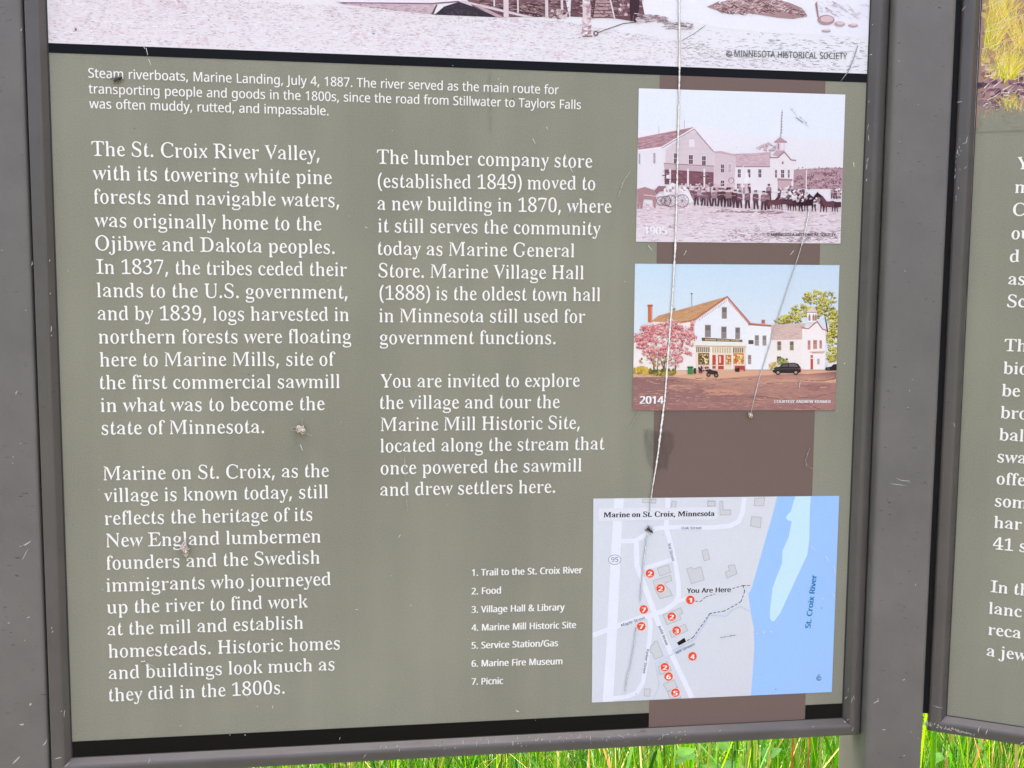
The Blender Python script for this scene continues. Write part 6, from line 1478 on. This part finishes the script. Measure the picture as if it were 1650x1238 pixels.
for _ in range(7): lst.append((rnd.uniform(2, 60), rnd.uniform(20, 1200), rnd.uniform(.001, .002), rnd.uniform(.0004, .0008), rnd.uniform(0, 3)))
sp = face_spots(leff, lst)
o = scuffs("paint_chip", [(s[0] - Vector((left_c.x, left_c.y, 0)), *s[1:]) for s in sp], left_post); o["kind"] = "stuff"
spots = []
for x, y, L, an in [(1551, 20, .008, 1.2), (1553, 14, .006, .9), (1546, 165, .005, .1), (1558, 225, .008, 1.4), (1556, 270, .004, .8), (1555, 230, .005, .5), (1542, 245, .005, 1.5), (1540, 262, .006, 1.5), (1539, 285, .004, 1.4), (1523, 503, .006, 1.3), (1538, 685, .005, -1.2), (1515, 730, .006, .1), (1520, 1138, .014, .1), (1519, 1142, .013, -.15), (1518, 1145, .012, .15), (1512, 1139, .010, -.1), (1565, 1172, .004, .3), (1578, 1176, .008, 1.4), (1590, 1180, .006, 1.3), (1647, 1198, .004, .8)]:
    q = SIDE.at(x, y, .0084)
    spots.append((Vector((q[0], -.0084, q[1])), UX, UZ, L, rnd.uniform(.0005, .0011), an))
for _ in range(90):
    t = rnd.random() ** 1.6
    x = 1490 + t * 80; y = 1170 + t * 14 - rnd.random() * 9 * (1 - t)
    q = SIDE.at(x, y, .0084); spots.append((Vector((q[0], -.0084, q[1])), UX, UZ, rnd.uniform(.0008, .003), rnd.uniform(.0004, .001), rnd.uniform(0, 3)))
for _ in range(24):
    x = 1540 + rnd.uniform(-6, 12); y = rnd.uniform(200, 330)
    q = SIDE.at(x - (y - 200) * .06, y, .0084); spots.append((Vector((q[0], -.0084, q[1])), UX, UZ, rnd.uniform(.001, .003), rnd.uniform(.0003, .0008), rnd.uniform(1, 2)))
spots = [s for s in spots if -.0155 < s[0][0] < .0 - .0052 or s[0][2] < SY0 - .005]
o = scuffs("paint_chip", spots, side); o["kind"] = "stuff"


# ------------------------------------------------------------------ small creatures and debris stuck on the board
def tube_mesh(pts, rad, seg=5):
    vs, fs = [], []
    for i, p in enumerate(pts):
        p = Vector(p)
        t = (Vector(pts[min(i + 1, len(pts) - 1)]) - Vector(pts[max(i - 1, 0)])).normalized()
        u = t.cross(Vector((.31, .9, .2))).normalized(); v = t.cross(u)
        r = rad[i] if isinstance(rad, (list, tuple)) else rad
        for k in range(seg):
            a_ = 2 * math.pi * k / seg
            vs.append(p + u * math.cos(a_) * r + v * math.sin(a_) * r)
    for i in range(len(pts) - 1):
        for k in range(seg):
            fs.append((i * seg + k, i * seg + (k + 1) % seg, (i + 1) * seg + (k + 1) % seg, (i + 1) * seg + k))
    n = len(pts) - 1
    fs.append(tuple(range(seg))[::-1]); fs.append(tuple(n * seg + k for k in range(seg)))
    return vs, fs


def fly(px, py, length, ang, label):
    q = MAIN.at(px, py)
    root = empty("housefly", (q[0], -.0006, BASE_Z + q[1]))
    root.rotation_euler = (0, -ang, 0)
    L = length
    prof = [(-.5, .0), (-.48, .05), (-.40, .12), (-.25, .17), (-.1, .15), (-.02, .12), (.08, .16), (.2, .17), (.3, .12), (.34, .09), (.40, .13), (.47, .10), (.5, .0)]
    vs, fs = tube_mesh([(x * L, -.17 * L - .0003, 0) for x, r in prof], [max(r, .005) * L for x, r in prof], 10)
    body = mesh_obj("body", vs, fs, m_fly, root, True); fix_normals(body)
    for s in (1, -1):
        w = [(.12, .06), (-.1, .16), (-.42, .34), (-.62, .36), (-.66, .26), (-.4, .12), (0, .02)]
        top = [(x * L, -.30 * L - .05 * L * (x < 0), s * z * L) for x, z in w]
        vs = top + [(x, y + .0001, z) for x, y, z in top]; n = len(w)
        fs = [tuple(range(n)), tuple(range(n, 2 * n))[::-1]] + [(i, (i + 1) % n, n + (i + 1) % n, n + i) for i in range(n)]
        o = mesh_obj("wing", vs, fs, m_wing, root); fix_normals(o)
        for k in (-1, 0, 1):
            vs, fs = tube_mesh([((.1 + k * .08) * L, -.12 * L, s * .1 * L), ((.1 + k * .25) * L, -.16 * L, s * .3 * L), ((.1 + k * .36) * L, -.0001, s * .42 * L)], .018 * L)
            mesh_obj("leg", vs, fs, m_fly, root)
    return tag(root, label, "fly")


fly(191, 128.5, .0085, math.radians(28), "black fly sitting on the word Steam in the photo caption")
fly(1046, 854, .0080, math.radians(-38), "small black fly on the map just under the end of the long scratch")


def cocoon(px, py, L, W, ang, label, tails):
    q = MAIN.at(px, py)
    root = empty("insect_cocoon", (q[0], -.0006, BASE_Z + q[1]))
    root.rotation_euler = (0, -ang, 0)
    vs, fs = [], []
    nu, nv = 14, 10
    ph = rnd.random() * 9
    for i in range(nu + 1):
        t = i / nu * math.pi
        for k in range(nv):
            a_ = 2 * math.pi * k / nv
            r = math.sin(t) * (1 + .28 * math.sin(5 * t + 3 * a_ + ph) + .2 * math.sin(9 * t - 2 * a_) + rnd.uniform(-.12, .12))
            vs.append((-math.cos(t) * L / 2, min(-.0001, -W * .45 - r * W / 2 * math.sin(a_)), r * W / 2 * math.cos(a_)))
    for i in range(nu):
        for k in range(nv):
            fs.append((i * nv + k, i * nv + (k + 1) % nv, (i + 1) * nv + (k + 1) % nv, (i + 1) * nv + k))
    o = mesh_obj("husk", vs, fs, m_dirt, root, True); fix_normals(o)
    for tl in tails:
        vs, fs = tube_mesh([(a_ * .001, -.0006, b_ * .001) for a_, b_ in tl], .0002)
        mesh_obj("silk_strand", vs, fs, m_scuff, root)
    return tag(root, label, "cocoon", "dried cocoons stuck on the sign")


cocoon(485, 692, .0105, .007, math.radians(-35), "pale brown cocoon right of the words state of Minnesota", [[(-4, 0), (-6, -1), (-8.4, -4.5), (-6, -5.5), (-3, -3)], [(4, 0), (9, 0), (12, 1)], [(-1, 3), (-3, 6), (-4.5, 10)]])
cocoon(299, 884, .014, .006, math.radians(-80), "cream cocoon crumb on the letters of the word England", [[(6, 0), (9, -1), (11.5, .6)], [(-6, 0), (-9, 1.5), (-10, 3)], [(5, 1), (7.6, 2.4)]])
cocoon(1208, 669, .0055, .0042, math.radians(-60), "tiny grey cocoon at the foot of the right-hand scratch below the colour photograph", [[(-2, 0), (-5, 0.4)]])
cocoon(231, 1066, .0045, .0018, math.radians(20), "crumb of dry web above the word buildings", [[(1, 0), (6, -6), (12, -16)]])

# ------------------------------------------------------------------ tall grass behind the signs
m_grass, nt, bs = new_mat("grass_blade")
at = node(nt, "ShaderNodeAttribute"); at.attribute_name = "Col"
nt.links.new(at.outputs["Color"], bs.inputs["Base Color"])
bs.inputs["Roughness"].default_value = .45
bs.inputs["Specular IOR Level"].default_value = .15
tl = node(nt, "ShaderNodeBsdfTranslucent")
hs = node(nt, "ShaderNodeHueSaturation"); hs.inputs["Saturation"].default_value = 1.1; hs.inputs["Value"].default_value = 1.45; hs.inputs["Hue"].default_value = .49
nt.links.new(at.outputs["Color"], hs.inputs["Color"]); nt.links.new(hs.outputs[0], tl.inputs[0])
mx = node(nt, "ShaderNodeMixShader"); mx.inputs[0].default_value = .45
nt.links.new(bs.outputs[0], mx.inputs[1]); nt.links.new(tl.outputs[0], mx.inputs[2])
nt.links.new(mx.outputs[0], nt.nodes["Material Output"].inputs[0])
grng = random.Random(21)
GV, GF, GC = [], [], []
GREENS = [(.026, .105, .006), (.038, .125, .007), (.058, .140, .008), (.018, .075, .006), (.082, .150, .010), (.030, .110, .016), (.014, .055, .006), (.010, .040, .006), (.045, .105, .028)]


def blade(x, y, h, w, lean, face, col, segs=5, curl=1.7):
    s = len(GV)
    dx, dy = math.cos(lean[0]) * lean[1], math.sin(lean[0]) * lean[1]
    fx, fy = math.cos(face), math.sin(face)
    for i in range(segs + 1):
        t = i / segs
        z = h * (t - .22 * lean[1] / max(h, .01) * t ** 3)
        ox, oy = dx * t ** curl, dy * t ** curl
        ww = w * (1 - t ** 2.2) * (.65 + .6 * t * (1 - t) * 2) / 2
        cup = ww * .35
        GV.append((x + ox - fx * ww, y + oy - fy * ww, z))
        GV.append((x + ox + fy * cup, y + oy - fx * cup, z))
        GV.append((x + ox + fx * ww, y + oy + fy * ww, z))
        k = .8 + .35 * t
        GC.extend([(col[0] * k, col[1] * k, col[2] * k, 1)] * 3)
    for i in range(segs):
        b = s + 3 * i
        GF.append((b, b + 1, b + 4, b + 3)); GF.append((b + 1, b + 2, b + 5, b + 4))


def clump_col():
    c = grng.choice(GREENS); k = grng.uniform(.55, 1.15)
    return (c[0] * k, c[1] * k, c[2] * k)


def sow(n, x0, x1, y0, y1, h0, h1, w0, w1, wide=.12):
    for _ in range(n):
        x, y = grng.uniform(x0, x1), grng.uniform(y0, y1)
        n_ = math.sin(x * 3.1 + 1.3) * math.cos(y * 2.7 + x) * .5 + .5
        h = grng.uniform(h0, h1) * (.8 + .35 * n_)
        w = grng.uniform(w0, w1) * (2.3 if grng.random() < wide else 1)
        c = clump_col() if grng.random() > .075 else grng.choice([(.24, .19, .08), (.16, .11, .04), (.20, .17, .07)])
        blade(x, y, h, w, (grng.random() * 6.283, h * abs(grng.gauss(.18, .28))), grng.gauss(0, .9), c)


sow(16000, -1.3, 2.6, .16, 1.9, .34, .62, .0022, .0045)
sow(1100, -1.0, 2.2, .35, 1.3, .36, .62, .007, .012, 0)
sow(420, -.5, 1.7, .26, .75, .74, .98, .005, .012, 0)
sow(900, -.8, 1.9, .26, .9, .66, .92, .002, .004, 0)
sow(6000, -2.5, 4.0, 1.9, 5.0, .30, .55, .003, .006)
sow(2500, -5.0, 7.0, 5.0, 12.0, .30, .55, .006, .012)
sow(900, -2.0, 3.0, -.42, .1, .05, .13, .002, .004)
me = bpy.data.meshes.new("tall_grass")
me.from_pydata(GV, [], GF)
ca = me.color_attributes.new("Col", 'FLOAT_COLOR', 'POINT')
fl = []
for c in GC: fl += c
ca.data.foreach_set("color", fl)
me.update()
for p in me.polygons: p.use_smooth = True
tag(link("tall_grass", me, m_grass), "bright green tall grass growing behind and below the signs", "grass", kind="stuff")


# single stalks and leafy weeds that stand out under the rail
def behind(px, py, Y):                         # the point at depth Y behind the signs that the photo shows at (px, py)
    d = world(RIGHT * ((px - 825) / F) + DOWN * ((py - 619) / F) + FWD)
    e = wpos(EYE)
    return e + d * ((Y - e.y) / d.y)


def plain(name, col, rough=.6, tr=False):
    m, nt, bs = new_mat(name)
    tc = node(nt, "ShaderNodeTexCoord"); a = node(nt, "ShaderNodeTexNoise", Scale=60.0, Detail=3.0)
    nt.links.new(tc.outputs["Object"], a.inputs["Vector"])
    cr = node(nt, "ShaderNodeValToRGB")
    cr.color_ramp.elements[0].position = .3; cr.color_ramp.elements[0].color = (*[c * .75 for c in col], 1)
    cr.color_ramp.elements[1].position = .7; cr.color_ramp.elements[1].color = (*[c * 1.2 for c in col], 1)
    nt.links.new(a.outputs[0], cr.inputs[0]); nt.links.new(cr.outputs[0], bs.inputs["Base Color"])
    bs.inputs["Roughness"].default_value = rough; bs.inputs["Specular IOR Level"].default_value = .06
    if tr:
        t = node(nt, "ShaderNodeBsdfTranslucent"); t.inputs[0].default_value = (col[0] * 1.1, col[1] * 1.1, col[2] * .5, 1)
        x = node(nt, "ShaderNodeMixShader"); x.inputs[0].default_value = .4
        nt.links.new(bs.outputs[0], x.inputs[1]); nt.links.new(t.outputs[0], x.inputs[2]); nt.links.new(x.outputs[0], nt.nodes["Material Output"].inputs[0])
    return m


m_tan, m_yel, m_orange = plain("dry_tan_stalk", (.36, .25, .12)), plain("yellow_stalk", (.36, .34, .05)), plain("rusty_stalk", (.30, .12, .035))
m_leaf, m_stem = plain("weed_leaf", (.030, .085, .010), .8, True), plain("weed_stem", (.08, .16, .03))
m_leafb = plain("dull_weed_leaf", (.022, .065, .012), .8, True)
for px, Y, r, mt, dx, hh, lab in [(1152, .42, .0022, m_yel, -.02, .20, "straw yellow stalk under the map at the leftmost of the upright stalks"), (1177, .46, .0018, m_stem, .0, .2, "thin green stalk just left of the large pointed leaf"),
                              (1219, .40, .0020, m_tan, -.02, .2, "tan stalk just right of the large pointed leaf"), (1238.5, .44, .0018, m_yel, .0, .2, "bright yellow stalk standing between two tan ones"),
                              (1286, .38, .0028, m_orange, -.01, .2, "rusty orange stalk, the thicker of two left of the bronze post"), (1312, .40, .0025, m_orange, -.008, .2, "rusty orange stalk nearest the bronze post"), (1330, .60, .0016, m_tan, -.01, .2, "thin tan stalk almost touching the bronze post edge"),
                              (536, .7, .0016, m_tan, .03, .2, "thin straw stalk under the middle of the bottom rail"), (626, .55, .0016, m_tan, .0, .2, "pale straw stalk below the second text column")]:
    p = behind(px, 1212, Y)
    root = empty("grass_stalk", (p.x + dx * 2, p.y, 0))
    pts = [(-dx * 2 * t ** 1.5 + .003 * math.sin(t * 7 + px), .004 * math.sin(t * 5 + px), (p.z + hh) * t) for t in [k / 10 for k in range(11)]]
    vs, fs = tube_mesh(pts, [r * (1 - .5 * k / 10) for k in range(11)], 6)
    o = mesh_obj("stem", vs, fs, mt, root, True)
    vs, fs = [], []
    top = pts[-1]
    for k in range(26):                        # a loose seed head at the top
        a_ = k * 2.4; t = k / 26
        s = len(vs)
        c = Vector(top) + Vector((math.cos(a_) * .008 * (1 - t * .6), math.sin(a_) * .008 * (1 - t * .6), -.05 + .11 * t))
        d = Vector((math.cos(a_) * .5, math.sin(a_) * .5, 1)).normalized() * .009
        sd_ = Vector((-math.sin(a_), math.cos(a_), 0)) * .0016
        vs += [c, c + d * .5 + sd_, c + d, c + d * .5 - sd_]; fs.append((s, s + 1, s + 2, s + 3))
    mesh_obj("seed_head", vs, fs, mt, root)
    tag(root, lab, "stalk", "upright stalks in the grass")


def leaf_mesh(L, W, fold=.25, droop=.3, heart=True):
    vs, fs = [], []
    n = 9
    for i in range(n + 1):
        t = i / n
        w = W / 2 * ((math.sin(math.pi * min(1, t * 1.0) ** .62)) if heart else math.sin(math.pi * t ** .8))
        if i == 0: w = W * .05
        y = L * t; z = -droop * L * t * t
        wob = 1 + .06 * math.sin(i * 2.3)
        vs += [(-w * wob, y - (W * .12 if heart and i == 1 else 0), z + w * fold), (0, y, z), (w * wob, y - (W * .12 if heart and i == 1 else 0), z + w * fold)]
    for i in range(n):
        b = 3 * i
        fs += [(b, b + 1, b + 4, b + 3), (b + 1, b + 2, b + 5, b + 4)]
    return vs, fs


def weed(px, py, Y, lab, leaves, mt, seed):
    r = random.Random(seed)
    p = behind(px, py, Y)
    root = empty("leafy_weed", (p.x, p.y, 0))
    H = p.z
    vs, fs = tube_mesh([(.004 * math.sin(t * 6 + seed), .004 * math.cos(t * 5), H * 1.02 * t) for t in [k / 8 for k in range(9)]], [.0024 - .0012 * k / 8 for k in range(9)], 6)
    mesh_obj("stem", vs, fs, m_stem, root, True)
    for k in range(leaves):
        z = H * (1 - .055 * k) - .004
        a_ = k * 2.4 + r.random() + seed
        L = r.uniform(.022, .038)
        vs, fs = leaf_mesh(L, L * r.uniform(.55, .75), .2, r.uniform(.15, .5))
        o = mesh_obj("leaf", vs, fs, mt, root, True)
        o.location = (.004 * math.cos(a_), .004 * math.sin(a_), z)
        o.rotation_euler = (r.uniform(.0, .7), r.uniform(-.3, .3), a_)
    tag(root, lab, "weed", "broad-leaved weeds in the grass")
    return root


weed(1196, 1206, .40, "weed with a large pointed leaf under the street map", 9, m_leaf, 2)
weed(1160, 1204, .52, "weed with rounded curled leaf left of the large pointed leaf", 8, m_leaf, 5)
weed(1122, 1212, .48, "low dull green weed at the left of the dark leafy patch", 9, m_leafb, 8)
weed(1092, 1212, .42, "weed with small heart-shaped leaves beside a wide blade", 8, m_leaf, 11)
weed(1190, 1232, .46, "lower weed below the large pointed leaf", 9, m_leafb, 14)
weed(1228, 1216, .50, "weed tucked behind the tan and yellow stalks", 8, m_leafb, 17)
weed(1527, 1214, .55, "pale weed in the grass right of the middle post", 8, m_leaf, 20)
print("faces", len(GF))
